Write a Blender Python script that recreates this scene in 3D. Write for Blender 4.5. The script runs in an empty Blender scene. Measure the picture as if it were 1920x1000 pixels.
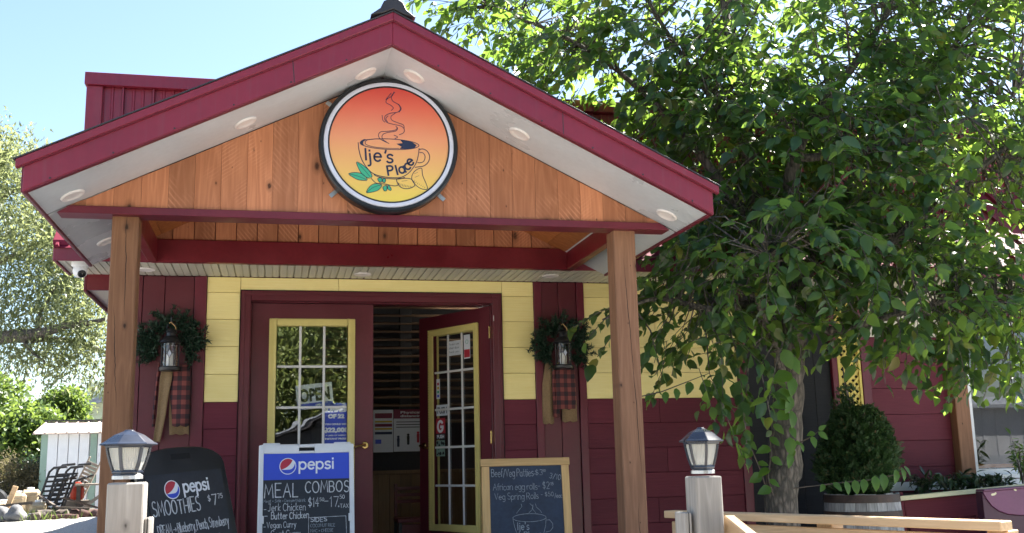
import bpy, bmesh, math, random
import numpy as np
from mathutils import Vector, Matrix, Euler
random.seed(7); np.random.seed(7)
R = math.radians
scene = bpy.context.scene
COL = scene.collection

# ------------------------------------------------------------------ camera
CX, CD, CH, FPX = -0.738, 7.971, 0.805, 1945.6
YAW, PITCH, ROLL = R(12.97), R(10.674), R(-1.303)
_f = Vector((math.sin(YAW)*math.cos(PITCH), math.cos(YAW)*math.cos(PITCH), math.sin(PITCH)))
_r0 = Vector((math.cos(YAW), -math.sin(YAW), 0)); _u0 = _r0.cross(_f)
_r = _r0*math.cos(ROLL) + _u0*math.sin(ROLL); _u = -_r0*math.sin(ROLL) + _u0*math.cos(ROLL)
CAMP = Vector((CX, -CD, CH))
cam_data = bpy.data.cameras.new('camera'); cam = bpy.data.objects.new('camera', cam_data); COL.objects.link(cam)
cam.matrix_world = Matrix(((_r.x, _u.x, -_f.x, CAMP.x), (_r.y, _u.y, -_f.y, CAMP.y), (_r.z, _u.z, -_f.z, CAMP.z), (0, 0, 0, 1)))
cam_data.sensor_width = 36; cam_data.lens = 36*FPX/1920
cam_data.clip_start = 0.05; cam_data.clip_end = 2000
scene.camera = cam

# ------------------------------------------------------------------ sky, sun, exposure
SUN_EL, SUN_AZ = 50, 60            # azimuth in degrees from +Y (into the picture) towards +X
world = bpy.data.worlds.new('World'); scene.world = world; world.use_nodes = True
wn = world.node_tree; wn.nodes.clear()
sky = wn.nodes.new('ShaderNodeTexSky'); sky.sky_type = 'NISHITA'; sky.sun_disc = False
sky.sun_elevation = R(SUN_EL); sky.sun_rotation = R(SUN_AZ); sky.air_density = 1.0; sky.dust_density = 0.9; sky.ozone_density = 2.0
bg = wn.nodes.new('ShaderNodeBackground'); bg.inputs[1].default_value = 0.055
wo = wn.nodes.new('ShaderNodeOutputWorld')
wn.links.new(sky.outputs[0], bg.inputs[0]); wn.links.new(bg.outputs[0], wo.inputs[0])
sun_data = bpy.data.lights.new('sun', 'SUN'); sun_data.energy = 5.0; sun_data.angle = R(0.5); sun_data.color = (1, .95, .87)
sun = bpy.data.objects.new('sun', sun_data); COL.objects.link(sun)
_sd = Vector((math.sin(R(SUN_AZ))*math.cos(R(SUN_EL)), math.cos(R(SUN_AZ))*math.cos(R(SUN_EL)), math.sin(R(SUN_EL))))
sun.rotation_euler = _sd.to_track_quat('Z', 'Y').to_euler(); sun.location = _sd*60
scene.view_settings.view_transform = 'Standard'; scene.view_settings.look = 'None'
scene.view_settings.gamma = 1; scene.view_settings.use_curve_mapping = False
scene.view_settings.exposure = 2.55
scene.cycles.max_bounces = 10; scene.cycles.transparent_max_bounces = 16

# ------------------------------------------------------------------ photo measurements -> world points
def ray(u, v): return _f + _r*((u-960)/FPX) + _u*((500-v)/FPX)
def atY(u, v, Y): r = ray(u, v); return CAMP + r*((Y-CAMP.y)/r.y)
def atD(u, v, D): return CAMP + ray(u, v)*D
def proj(p):
    q = Vector(p)-CAMP; d = q.dot(_f)
    return 960+FPX*q.dot(_r)/d, 500-FPX*q.dot(_u)/d, d

# ------------------------------------------------------------------ materials
class NT:
    def __init__(s, name):
        s.m = bpy.data.materials.new(name); s.m.use_nodes = True; s.t = s.m.node_tree
        s.p = s.t.nodes['Principled BSDF']; s.o = s.t.nodes['Material Output']
    def n(s, kind, **kw):
        x = s.t.nodes.new('ShaderNode'+kind)
        for k, v in kw.items():
            if k[0] == 'i' and k[1:].isdigit(): x.inputs[int(k[1:])].default_value = v
            else: setattr(x, k, v)
        return x
    def l(s, a, b): s.t.links.new(a, b)
    def math(s, op, a, b=None, c=None):
        x = s.n('Math', operation=op)
        for i, v in enumerate((a, b, c)):
            if v is None: continue
            if hasattr(v, 'is_linked'): s.l(v, x.inputs[i])
            else: x.inputs[i].default_value = v
        return x.outputs[0]
    def ramp(s, fac, stops, interp='LINEAR'):
        x = s.n('ValToRGB'); x.color_ramp.interpolation = interp
        e = x.color_ramp.elements
        while len(e) < len(stops): e.new(.5)
        for el, (p, c) in zip(e, stops): el.position = p; el.color = (*c, 1) if len(c) == 3 else c
        s.l(fac, x.inputs[0]); return x.outputs[0]
    def noise(s, vec, scale, detail=4, rough=.55):
        x = s.n('TexNoise'); x.inputs['Scale'].default_value = scale; x.inputs['Detail'].default_value = detail; x.inputs['Roughness'].default_value = rough
        s.l(vec, x.inputs['Vector']); return x.outputs[0]
    def mapping(s, vec, scale=(1, 1, 1), rot=(0, 0, 0)):
        x = s.n('Mapping'); x.inputs['Scale'].default_value = scale; x.inputs['Rotation'].default_value = rot
        s.l(vec, x.inputs[0]); return x.outputs[0]
    def obj(s): return s.n('TexCoord').outputs['Object']
    def objrand(s):                       # object coordinates shifted by the object's own random number
        oi = s.n('ObjectInfo'); v = s.n('VectorMath', operation='MULTIPLY_ADD')
        cmb = s.n('CombineXYZ')
        for i in range(3): s.l(oi.outputs['Random'], cmb.inputs[i])
        s.l(cmb.outputs[0], v.inputs[0]); v.inputs[1].default_value = (37, 53, 71); s.l(s.obj(), v.inputs[2])
        return v.outputs[0], oi.outputs['Random']
    def mix(s, fac, a, b, mode='MIX'):
        x = s.n('Mix', data_type='RGBA', blend_type=mode)
        for sock, v in ((x.inputs[0], fac), (x.inputs[6], a), (x.inputs[7], b)):
            if hasattr(v, 'is_linked'): s.l(v, sock)
            else: sock.default_value = v if not isinstance(v, tuple) else ((*v, 1) if len(v) == 3 else v)
        return x.outputs[2]
    def bump(s, h, strength=.3, dist=.01):
        x = s.n('Bump'); x.inputs['Strength'].default_value = strength; x.inputs['Distance'].default_value = dist
        s.l(h, x.inputs['Height']); s.l(x.outputs[0], s.p.inputs['Normal'])
    def base(s, c): s.l(c, s.p.inputs['Base Color'])

def paint(name, col, rough=.45, var=.12, scale=3, bump=0, metal=0, spec=.5, coat=0, dent=0, streak=0):
    k = NT(name); v, rnd = k.objrand()
    n1 = k.noise(v, scale, 5); n2 = k.noise(v, scale*14, 3)
    f = k.math('ADD', k.math('MULTIPLY', n1, .7), k.math('MULTIPLY', n2, .3))
    lo = tuple(c*(1-var*1.6) for c in col); hi = tuple(min(1, c*(1+var)) for c in col)
    k.base(k.ramp(f, [(.3, lo), (.7, hi)]))
    k.p.inputs['Roughness'].default_value = rough; k.p.inputs['Metallic'].default_value = metal
    k.p.inputs['Specular IOR Level'].default_value = spec; k.p.inputs['Coat Weight'].default_value = coat
    k.l(k.ramp(n1, [(.3, (rough*.8,)*3), (.7, (min(1, rough*1.25),)*3)]), k.p.inputs['Roughness'])
    if dent:
        k.bump(k.math('ADD', k.math('MULTIPLY', k.noise(v, 2.6, 2), 1.0), k.math('MULTIPLY', n2, .02)), dent, .02)
    elif bump: k.bump(n2, bump, .004)
    if streak:
        st = k.noise(k.mapping(v, (26, 26, 1.2)), 2.0, 4); c0 = k.p.inputs['Base Color'].links[0].from_socket
        k.base(k.mix(k.math('MULTIPLY', k.ramp(st, [(.52, (0, 0, 0)), (.72, (1, 1, 1))]), streak), c0, tuple(min(1, c*.75+.03) for c in col)))
    return k.m

def wood(name, dark, light, axis='z', rough=.6, knots=.0, tone=.25, grain=1.0, crack=None, weather=None, spec=.3, saw=0):
    """grain along one axis of the board, darker late-wood lines, knots, each board its own tone"""
    k = NT(name); v, rnd = k.objrand()
    st = {'x': (.9, 14, 14), 'y': (14, .9, 14), 'z': (14, 14, .9)}[axis]
    st2 = {'x': (.22, 2.6, 2.6), 'y': (2.6, .22, 2.6), 'z': (2.6, 2.6, .22)}[axis]
    warp = k.noise(k.mapping(v, st2), 2.2, 3)
    g = k.noise(k.mapping(v, st), 4*grain, 6, .6)
    lines = k.math('FRACT', k.math('MULTIPLY', warp, 13*grain))
    lines = k.math('POWER', k.math('ABSOLUTE', k.math('SUBTRACT', lines, .5)), 2.0)
    f = k.math('ADD', k.math('MULTIPLY', g, .8), k.math('MULTIPLY', lines, 1.0))
    c = k.ramp(f, [(.12, dark), (.78, light)])
    if tone:
        t = k.math('ADD', k.math('MULTIPLY', rnd, tone*2), 1-tone)
        cc = k.n('CombineColor')
        for i in range(3): k.l(t, cc.inputs[i])
        c = k.mix(1.0, c, cc.outputs[0], 'MULTIPLY')
    if weather: c = k.mix(k.ramp(k.noise(v, 5, 5), [(.42, (0, 0, 0)), (.62, (1, 1, 1))]), c, weather)
    if knots:
        vor = k.n('TexVoronoi', voronoi_dimensions='2D'); vor.inputs['Scale'].default_value = 1.0; vor.inputs['Randomness'].default_value = 1.0
        sk = k.n('SeparateXYZ'); k.l(v, sk.inputs[0]); ck = k.n('CombineXYZ')
        k.l(k.math('MULTIPLY', sk.outputs['xyz'.index(axis)], 3.4), ck.inputs[1]); k.l(k.math('MULTIPLY', sk.outputs[2 if axis != 'z' else 0], 6.0), ck.inputs[0])
        k.l(ck.outputs[0], vor.inputs['Vector'])
        sc_ = k.n('SeparateColor'); k.l(vor.outputs['Color'], sc_.inputs[0])
        d = k.math('ADD', k.math('MULTIPLY', vor.outputs['Distance'], k.math('ADD', .75, k.math('MULTIPLY', k.math('POWER', sc_.outputs[0], 1.5), 7.0))), k.math('MULTIPLY', k.noise(v, 60, 2), .05))
        c = k.mix(k.ramp(d, [(knots*.55, (1, 1, 1)), (knots, (.35,)*3), (knots*1.9, (0, 0, 0))]), c, tuple(x*.22 for x in dark))
    if saw:                                # pale diagonal marks left by the saw
        w = k.n('TexWave', wave_type='BANDS'); w.inputs['Scale'].default_value = 13; w.inputs['Distortion'].default_value = 1.2; w.inputs['Detail'].default_value = 2
        w2 = k.n('TexWave', wave_type='BANDS'); w2.inputs['Scale'].default_value = 17; w2.inputs['Distortion'].default_value = 2.5; w2.inputs['Detail'].default_value = 2
        k.l(k.mapping(v, (1, 1, 1), (0, R(40), 0)), w.inputs['Vector']); k.l(k.mapping(v, (1, 1, 1), (0, R(128), 0)), w2.inputs['Vector'])
        ws = k.mix(k.math('GREATER_THAN', rnd, .55), w.outputs[0], w2.outputs[0])
        mk = k.math('MULTIPLY', k.ramp(k.noise(v, 3.3, 2), [(.5, (0, 0, 0)), (.66, (1, 1, 1))]), k.math('POWER', ws, 3.0))
        c = k.mix(k.math('MULTIPLY', mk, saw), c, tuple(min(1, x*1.25+.05) for x in light))
    if crack:
        sx = k.n('SeparateXYZ'); k.l(k.obj(), sx.inputs[0])
        for (x0, z0, z1, wob, slope) in crack:
            wv = k.math('MULTIPLY', k.math('SUBTRACT', k.noise(k.mapping(k.obj(), (0, 0, 1)), 3.0, 4), .5), wob)
            zz = k.math('SUBTRACT', sx.outputs[2], (z0+z1)/2)
            dx = k.math('ABSOLUTE', k.math('SUBTRACT', k.math('SUBTRACT', k.math('SUBTRACT', sx.outputs[0], x0), wv), k.math('MULTIPLY', zz, slope)))
            taper = k.math('SUBTRACT', 1.0, k.math('POWER', k.math('ABSOLUTE', k.math('DIVIDE', zz, (z1-z0)/2)), 2.0))
            m = k.math('LESS_THAN', dx, k.math('MULTIPLY', taper, .0021))
            c = k.mix(m, c, tuple(x*.12 for x in dark))
    k.base(c); k.p.inputs['Roughness'].default_value = rough; k.p.inputs['Specular IOR Level'].default_value = spec
    k.bump(f, .35, .003)
    return k.m

M = {}
M['maroon_board'] = None
def siding(name, col, hi):
    k = NT(name); v, rnd = k.objrand()
    g = k.noise(k.mapping(v, (1.2, 30, 30)), 4, 6, .6)
    b = k.noise(v, 2.2, 4)
    w = k.math('FRACT', k.math('MULTIPLY', k.noise(k.mapping(v, (.35, 4, 4)), 2.5, 2), 9))
    f = k.math('ADD', k.math('MULTIPLY', g, .55), k.math('MULTIPLY', b, .45))
    c = k.ramp(f, [(.33, col), (.68, hi)])
    t = k.math('ADD', k.math('MULTIPLY', rnd, .14), .93); cc = k.n('CombineColor')
    for i in range(3): k.l(t, cc.inputs[i])
    c = k.mix(1, c, cc.outputs[0], 'MULTIPLY')
    # small scuffs where the paint is worn
    sc = k.ramp(k.noise(k.mapping(v, (3, 20, 20)), 3, 5, .7), [(.70, (0, 0, 0)), (.80, (1, 1, 1))])
    c = k.mix(k.math('MULTIPLY', sc, .35), c, tuple(x*.55+.02 for x in col))
    k.base(c); k.p.inputs['Roughness'].default_value = .6; k.p.inputs['Specular IOR Level'].default_value = .3
    k.bump(k.math('ADD', g, k.math('MULTIPLY', w, .35)), .45, .004)
    return k.m
M['siding_maroon'] = siding('maroon painted siding', (.100, .012, .023), (.148, .020, .036))
M['siding_yellow'] = siding('yellow painted siding', (.86, .70, .27), (.94, .80, .37))
M['siding_cream'] = siding('cream painted siding', (.62, .58, .48), (.72, .68, .58))
M['siding_black'] = siding('black stained board', (.010, .010, .013), (.02, .02, .024))
M['trim_maroon'] = paint('maroon trim paint', (.135, .012, .026), .4, .15, 4, .12)
M['door_maroon'] = paint('maroon door paint', (.115, .015, .024), .38, .12, 3, .08)
M['metal_maroon'] = paint('maroon coated metal', (.20, .010, .029), .42, .14, 1.3, .06, spec=.6, dent=.35, streak=.4)
M['beam_red'] = paint('dark red beam paint', (.16, .011, .018), .34, .22, 3, .06, dent=.25)
M['soffit_white'] = paint('white aluminium soffit', (.59, .62, .64), .30, .08, 2, .03, dent=.6, streak=.15)
M['soffit_cream'] = paint('beige vinyl soffit', (.60, .57, .47), .45, .07, 4, .03)
M['roof_metal'] = paint('maroon roof sheet', (.17, .012, .034), .7, .14, 1.3, .06, spec=.25)
M['roof_dark'] = paint('dark ridge cap metal', (.035, .032, .035), .5, .3, 6, .1)
M['white_plastic'] = paint('white plastic', (.78, .79, .80), .4, .05, 5, .02)
M['white_lamp'] = paint('white lamp trim', (.80, .74, .70), .4, .04, 6)
M['cedar'] = wood('cedar boards', (.33, .118, .052), (.52, .215, .105), 'z', .55, .12, .26, saw=.5)
M['cedar_ceiling'] = wood('cedar ceiling boards', (.30, .085, .022), (.52, .19, .06), 'x', .55, .07, .2)
M['post'] = wood('stained timber post', (.14, .060, .027), (.26, .124, .060), 'z', .62, .10, .05, crack=[(.012, 1.62, 2.3, .05, -.02), (-.022, 1.15, 1.72, .06, -.06), (.0, .2, 1.1, .07, .02)])
M['post_right'] = wood('stained timber post checked', (.17, .078, .040), (.30, .152, .084), 'z', .62, .10, .05, crack=[(.005, 1.35, 2.05, .03, -.05), (.03, .7, 1.5, .03, -.04), (.02, 0, .6, .05, 0)])
M['grey_wood'] = wood('weathered grey post', (.20, .185, .165), (.42, .39, .35), 'z', .8, .05, .08, 1.1, crack=[(.0, .2, .75, .02, .01)])
M['tan_wood'] = wood('new tan lumber', (.46, .29, .15), (.66, .46, .27), 'x', .65, .05, .1)
M['tan_wood_y'] = wood('new tan lumber rail', (.46, .29, .15), (.66, .46, .27), 'y', .65, .05, .1)
M['frame_wood'] = wood('pine chalkboard frame', (.45, .27, .10), (.66, .43, .19), 'z', .5, .0, .1)
M['lattice_yellow'] = paint('yellow lattice paint', (.74, .58, .13), .5, .1, 5, .1)
M['window_yellow'] = paint('yellow glazing frame', (.70, .58, .20), .42, .06, 5)
M['muntin'] = paint('white grille bar', (.70, .68, .66), .4, .04)
M['slate'] = paint('black chalkboard', (.016, .02, .028), .5, .35, 3.5, .03)
M['slate_blue'] = paint('blue black chalkboard', (.022, .034, .062), .55, .4, 3.0, .03)
M['black_plastic'] = paint('black plastic', (.012, .013, .015), .35, .2, 6, .05)
M['chalk'] = paint('white chalk', (.62, .63, .64), .9, .35, 40)
M['chalk_dim'] = paint('worn chalk', (.30, .33, .36), .9, .4, 60)
M['white_print'] = paint('white print', (.85, .86, .88), .5, .02)
M['blue_print'] = paint('blue printed header', (.035, .075, .60), .4, .04)
M['red_print'] = paint('red print', (.50, .03, .05), .45, .03)
M['navy_ink'] = paint('navy ink', (.012, .022, .065), .5, .05)
M['green_ink'] = paint('green ink', (.05, .42, .23), .5, .06)
M['black_metal'] = paint('black lantern metal', (.012, .012, .014), .4, .2, 8, .05)
M['lamp_metal'] = paint('blue black lamp metal', (.018, .024, .04), .28, .3, 6, .04, spec=.7)
M['brass'] = paint('brass', (.70, .50, .20), .25, .08, metal=1)
M['steel'] = paint('zinc clip', (.5, .5, .5), .4, .1, metal=1)
M['dark_hole'] = paint('dark slot', (.01, .01, .01), .8)
M['rim_light'] = paint('silver sign rim', (.62, .64, .74), .3, .04)
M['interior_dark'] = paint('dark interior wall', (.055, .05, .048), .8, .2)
M['wainscot'] = wood('pine wainscot', (.20, .115, .05), (.30, .18, .085), 'z', .5, .05, .12)
M['slat_wood'] = wood('wooden slat', (.15, .085, .045), (.23, .135, .075), 'x', .5, 0, .1)
M['paper'] = paint('white paper', (.72, .74, .78), .6, .04)
M['maroon_print'] = paint('maroon print', (.20, .02, .05), .6)
M['yellow_print'] = paint('yellow print', (.6, .42, .02), .6)
M['barrel_stave'] = wood('weathered barrel oak', (.14, .14, .145), (.42, .43, .44), 'z', .75, 0, .25, 1.6)
M['barrel_hoop'] = paint('rusty barrel hoop', (.055, .035, .028), .6, .5, 14, .3)
M['soil'] = paint('dark soil', (.03, .022, .016), .95, .4, 20, .6)
M['cream_wood'] = wood('cream painted board', (.60, .56, .36), (.78, .74, .50), 'x', .6, .05, .08)
M['purple_skylit'] = paint('purple planter paint', (.14, .045, .10), .42, .15, 4, .1)  # paler than the lower panels: reflected sky is mixed into this colour
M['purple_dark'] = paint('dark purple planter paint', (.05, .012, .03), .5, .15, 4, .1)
M['shed_white'] = paint('white shed metal', (.78, .80, .82), .4, .06, 2)
M['shed_green'] = paint('sage shed trim', (.26, .38, .31), .5, .1, 2)
M['shed_roof'] = paint('tan shed roof', (.50, .40, .33), .5, .15, 3)
M['house_green'] = paint('pale green siding', (.42, .47, .33), .6, .1, 2)
M['grey_shingle'] = paint('grey shingles', (.22, .24, .27), .8, .25, 5, .3)
M['stone'] = paint('grey boulder', (.14, .14, .145), .85, .35, 4, .8)
M['log'] = paint('grey driftwood log', (.10, .08, .065), .85, .4, 6, .6)
M['log_red'] = paint('red brown log', (.10, .05, .04), .85, .4, 6, .6)
M['scrap_black'] = paint('black chair frame', (.02, .018, .016), .5, .3, 5)
M['old_wood'] = wood('old grey lumber', (.24, .20, .16), (.42, .36, .29), 'x', .8, .03, .15)
M['tank_plastic'] = paint('yellowed tank plastic', (.50, .40, .26), .45, .3, 3, .1)
M['red_plastic'] = paint('red fuel can', (.50, .05, .02), .4, .1)
M['burlap'] = None
M['car_red'] = paint('red enamel', (.12, .01, .01), .4)

def mat_bark():
    k = NT('grey brown bark'); v = k.obj()
    n = k.noise(k.mapping(v, (26, 26, 4.5)), 2.2, 6, .65); n2 = k.noise(v, 3, 3)
    vor = k.n('TexVoronoi', feature='DISTANCE_TO_EDGE'); vor.inputs['Scale'].default_value = 1
    vw = k.n('VectorMath', operation='ADD'); k.l(k.mapping(v, (30, 30, 8)), vw.inputs[0])
    nn = k.n('TexNoise'); nn.inputs['Scale'].default_value = 9; k.l(v, nn.inputs['Vector']); k.l(nn.outputs[1], vw.inputs[1]); k.l(vw.outputs[0], vor.inputs['Vector'])
    f = k.math('ADD', k.math('MULTIPLY', n, .6), k.math('MINIMUM', vor.outputs['Distance'], .4))
    c = k.ramp(f, [(.3, (.05, .04, .035)), (.65, (.19, .155, .13)), (.85, (.27, .23, .20))])
    k.base(k.mix(k.math('MULTIPLY', n2, .3), c, (.10, .11, .08)))
    k.p.inputs['Roughness'].default_value = .9; k.bump(f, 1.0, .02); return k.m
M['bark'] = mat_bark()

def mat_leaf(name, dark, light, trans, gloss=.35, yel=None, tfac=.45):
    """leaf: diffuse and gloss on the face, sunlight passing through"""
    k = NT(name); g = k.n('NewGeometry'); oi = k.n('ObjectInfo')
    f = k.math('FRACT', k.math('ADD', g.outputs['Random Per Island'], oi.outputs['Random']))
    c = k.ramp(f, [(0, dark), (.75, light), (.93, light), (1, yel or light)])
    k.base(c); k.p.inputs['Roughness'].default_value = gloss; k.p.inputs['Specular IOR Level'].default_value = .5
    tr = k.n('BsdfTranslucent')
    tint = k.mix(1.0, k.ramp(f, [(0, tuple(x*.8 for x in trans)), (1, trans)]), (1, 1, 1), 'MULTIPLY'); k.l(tint, tr.inputs[0])
    mx = k.n('MixShader'); mx.inputs[0].default_value = tfac
    k.l(k.p.outputs[0], mx.inputs[1]); k.l(tr.outputs[0], mx.inputs[2]); k.l(mx.outputs[0], k.o.inputs[0]); return k.m
M['leaf'] = mat_leaf('broad green leaf', (.016, .049, .024), (.042, .103, .045), (.26, .42, .057), .31, (.20, .16, .035), .5)
M['leaf_fresh'] = mat_leaf('fresh green leaf', (.055, .14, .022), (.09, .20, .035), (.28, .46, .05), .4)
M['willow'] = mat_leaf('willow leaf', (.07, .10, .045), (.155, .185, .09), (.30, .34, .14), .5, None, .5)
M['bush'] = mat_leaf('bush leaf', (.04, .078, .02), (.09, .15, .035), (.24, .34, .06), .5)
M['dry_bush'] = mat_leaf('dry bush leaf', (.10, .085, .05), (.19, .16, .09), (.2, .18, .08), .6)
M['cedar_green'] = mat_leaf('arborvitae spray', (.015, .046, .015), (.042, .098, .028), (.07, .13, .03), .6, (.12, .07, .03), .25)
M['fir'] = mat_leaf('artificial fir needle', (.008, .028, .014), (.022, .060, .030), (.02, .05, .02), .55, None, .1)
M['plant_dark'] = mat_leaf('dark planter leaf', (.015, .035, .018), (.035, .07, .03), (.06, .12, .03), .35, None, .2)
M['tree_far'] = mat_leaf('street tree leaf', (.10, .14, .04), (.20, .24, .08), (.25, .30, .08), .5, (.28, .22, .08))
M['grass'] = mat_leaf('grass blade', (.05, .09, .02), (.10, .15, .04), (.2, .28, .05), .5)

def mat_glass(name, tint=(.75, .80, .80), refl=1.0, wav=.06):
    k = NT(name); fr = k.n('Fresnel'); fr.inputs[0].default_value = 1.55
    gl = k.n('BsdfGlossy'); gl.inputs['Roughness'].default_value = .006; gl.inputs[0].default_value = (1, 1, 1, 1)
    nz = k.noise(k.obj(), 2.5, 2); b = k.n('Bump'); b.inputs['Strength'].default_value = wav; b.inputs['Distance'].default_value = .02; k.l(nz, b.inputs['Height']); k.l(b.outputs[0], gl.inputs['Normal'])
    tp = k.n('BsdfTransparent'); tp.inputs[0].default_value = (*tint, 1)
    mx = k.n('MixShader'); geo = k.n('NewGeometry'); front = k.math('SUBTRACT', 1.0, geo.outputs['Backfacing'])
    k.l(k.math('MULTIPLY', k.math('MINIMUM', k.math('MULTIPLY', fr.outputs[0], refl), 1.0), front), mx.inputs[0])
    k.l(tp.outputs[0], mx.inputs[1]); k.l(gl.outputs[0], mx.inputs[2]); k.l(mx.outputs[0], k.o.inputs[0]); return k.m
M['glass'] = mat_glass('double glazed pane', (.95, .97, .96), 6.0)
M['glass_dark'] = mat_glass('open door pane', (.92, .95, .94), 2.2)
M['glass_window'] = mat_glass('shop window pane', (.9, .92, .92), 2.8, wav=0)
def mat_frost():
    k = NT('ribbed lamp glass'); k.p.inputs['Base Color'].default_value = (.80, .80, .74, 1); k.p.inputs['Roughness'].default_value = .25
    k.p.inputs['Transmission Weight'].default_value = .55; k.p.inputs['IOR'].default_value = 1.2
    w = k.n('TexWave'); w.inputs['Scale'].default_value = 60; k.l(k.obj(), w.inputs['Vector']); k.bump(w.outputs[1], .3, .003); return k.m
M['lamp_glass'] = mat_frost()
def mat_clear():
    k = NT('clear lantern glass'); tp = k.n('BsdfTransparent'); tp.inputs[0].default_value = (.85, .85, .83, 1)
    gl = k.n('BsdfGlossy'); gl.inputs['Roughness'].default_value = .08; fr = k.n('Fresnel'); fr.inputs[0].default_value = 1.6
    w = k.noise(k.obj(), 45, 2); b = k.n('Bump'); b.inputs['Strength'].default_value = .8; b.inputs['Distance'].default_value = .006; k.l(w, b.inputs['Height']); k.l(b.outputs[0], gl.inputs['Normal'])
    mx = k.n('MixShader'); geo = k.n('NewGeometry'); k.l(k.math('MULTIPLY', k.math('MULTIPLY', fr.outputs[0], 2.2), k.math('SUBTRACT', 1.0, geo.outputs['Backfacing'])), mx.inputs[0]); k.l(tp.outputs[0], mx.inputs[1]); k.l(gl.outputs[0], mx.inputs[2]); k.l(mx.outputs[0], k.o.inputs[0]); return k.m
M['clear_glass'] = mat_clear()
def mat_emit(name, col, s):
    k = NT(name); e = k.n('Emission'); e.inputs[0].default_value = (*col, 1); e.inputs[1].default_value = s; k.l(e.outputs[0], k.o.inputs[0]); return k.m
M['tube'] = mat_emit('fluorescent tube', (1, .98, .92), 4.5)
M['led_red'] = mat_emit('red led lettering', (1, .03, .04), 1.2)
def mat_plaid():
    k = NT('red and black buffalo plaid'); v = k.obj(); sx = k.n('SeparateXYZ'); k.l(v, sx.inputs[0])
    a = k.math('LESS_THAN', k.math('FRACT', k.math('MULTIPLY', sx.outputs[0], 1/.062)), .5)
    b = k.math('LESS_THAN', k.math('FRACT', k.math('MULTIPLY', sx.outputs[2], 1/.068)), .5)
    s = k.math('MULTIPLY', k.math('ADD', a, b), .5)
    n = k.noise(k.mapping(v, (900, 900, 900)), 1, 1)
    c = k.ramp(s, [(0, (.24, .058, .048)), (.5, (.09, .024, .024)), (1, (.010, .010, .014))], 'CONSTANT')
    c = k.ramp(s, [(.2, (.24, .058, .048)), (.45, (.085, .022, .022)), (.55, (.085, .022, .022)), (.8, (.010, .010, .014))])
    k.base(k.mix(k.math('MULTIPLY', n, .25), c, (.2, .1, .1))); k.p.inputs['Roughness'].default_value = .95; return k.m
M['plaid'] = mat_plaid()
def mat_burlap():
    k = NT('burlap weave'); v = k.obj(); sx = k.n('SeparateXYZ'); k.l(v, sx.inputs[0])
    a = k.math('SINE', k.math('MULTIPLY', sx.outputs[0], 1400.0)); b = k.math('SINE', k.math('MULTIPLY', sx.outputs[2], 1400.0))
    w = k.math('ADD', k.math('MULTIPLY', a, b), k.noise(v, 60, 4))
    k.base(k.ramp(w, [(0, (.17, .105, .05)), (1, (.36, .24, .125))])); k.p.inputs['Roughness'].default_value = .95; k.bump(w, .4, .002); return k.m
M['burlap'] = mat_burlap()
def mat_signface():
    k = NT('printed sunset gradient'); sx = k.n('SeparateXYZ'); k.l(k.obj(), sx.inputs[0])
    f = k.math('ADD', k.math('MULTIPLY', sx.outputs[2], 1/.76), .5)
    k.base(k.ramp(f, [(.08, (.80, .60, .10)), (.30, (.80, .46, .14)), (.55, (.78, .31, .15)), (.78, (.72, .15, .09)), (.97, (.62, .055, .05))]))
    k.p.inputs['Roughness'].default_value = .35; return k.m
M['sign_face'] = mat_signface()
def mat_ground():
    k = NT('pale gravel yard'); v = k.obj()
    a = k.noise(v, .35, 4); b = k.noise(v, 60, 3); vor = k.n('TexVoronoi'); vor.inputs['Scale'].default_value = 28; k.l(v, vor.inputs['Vector'])
    f = k.math('ADD', k.math('MULTIPLY', b, .5), k.math('MULTIPLY', vor.outputs['Distance'], .6))
    c = k.ramp(f, [(.2, (.10, .095, .09)), (.45, (.30, .29, .27)), (.8, (.46, .44, .41))])
    k.base(k.mix(k.ramp(a, [(.55, (0, 0, 0)), (.72, (.55,)*3)]), c, (.13, .13, .07))); k.p.inputs['Roughness'].default_value = .9; k.bump(f, .8, .03); return k.m
M['ground'] = mat_ground()

# ------------------------------------------------------------------ mesh helpers
def link(o, parent=None):
    COL.objects.link(o)
    if parent is not None: o.parent = parent
    return o
def tag(o, label, cat, group=None, kind=None):
    if label: o['label'] = label
    if cat: o['category'] = cat
    if group: o['group'] = group
    if kind: o['kind'] = kind
    return o
def thing(name, label, cat, loc=(0, 0, 0), rotz=0, group=None):
    o = bpy.data.objects.new(name, None); o.empty_display_size = .1
    o.location = loc; o.rotation_euler = (0, 0, rotz); link(o); return tag(o, label, cat, group)
def me_obj(name, verts, faces, mat, parent=None, loc=(0, 0, 0), rot=(0, 0, 0), smooth=False):
    me = bpy.data.meshes.new(name); me.from_pydata([tuple(v) for v in verts], [], faces); me.validate()
    bm = bmesh.new(); bm.from_mesh(me); bmesh.ops.recalc_face_normals(bm, faces=bm.faces); bm.to_mesh(me); bm.free()
    if mat: me.materials.append(mat)
    if smooth: me.polygons.foreach_set('use_smooth', [True]*len(me.polygons))
    o = bpy.data.objects.new(name, me); o.location = loc; o.rotation_euler = rot; return link(o, parent)
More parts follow.
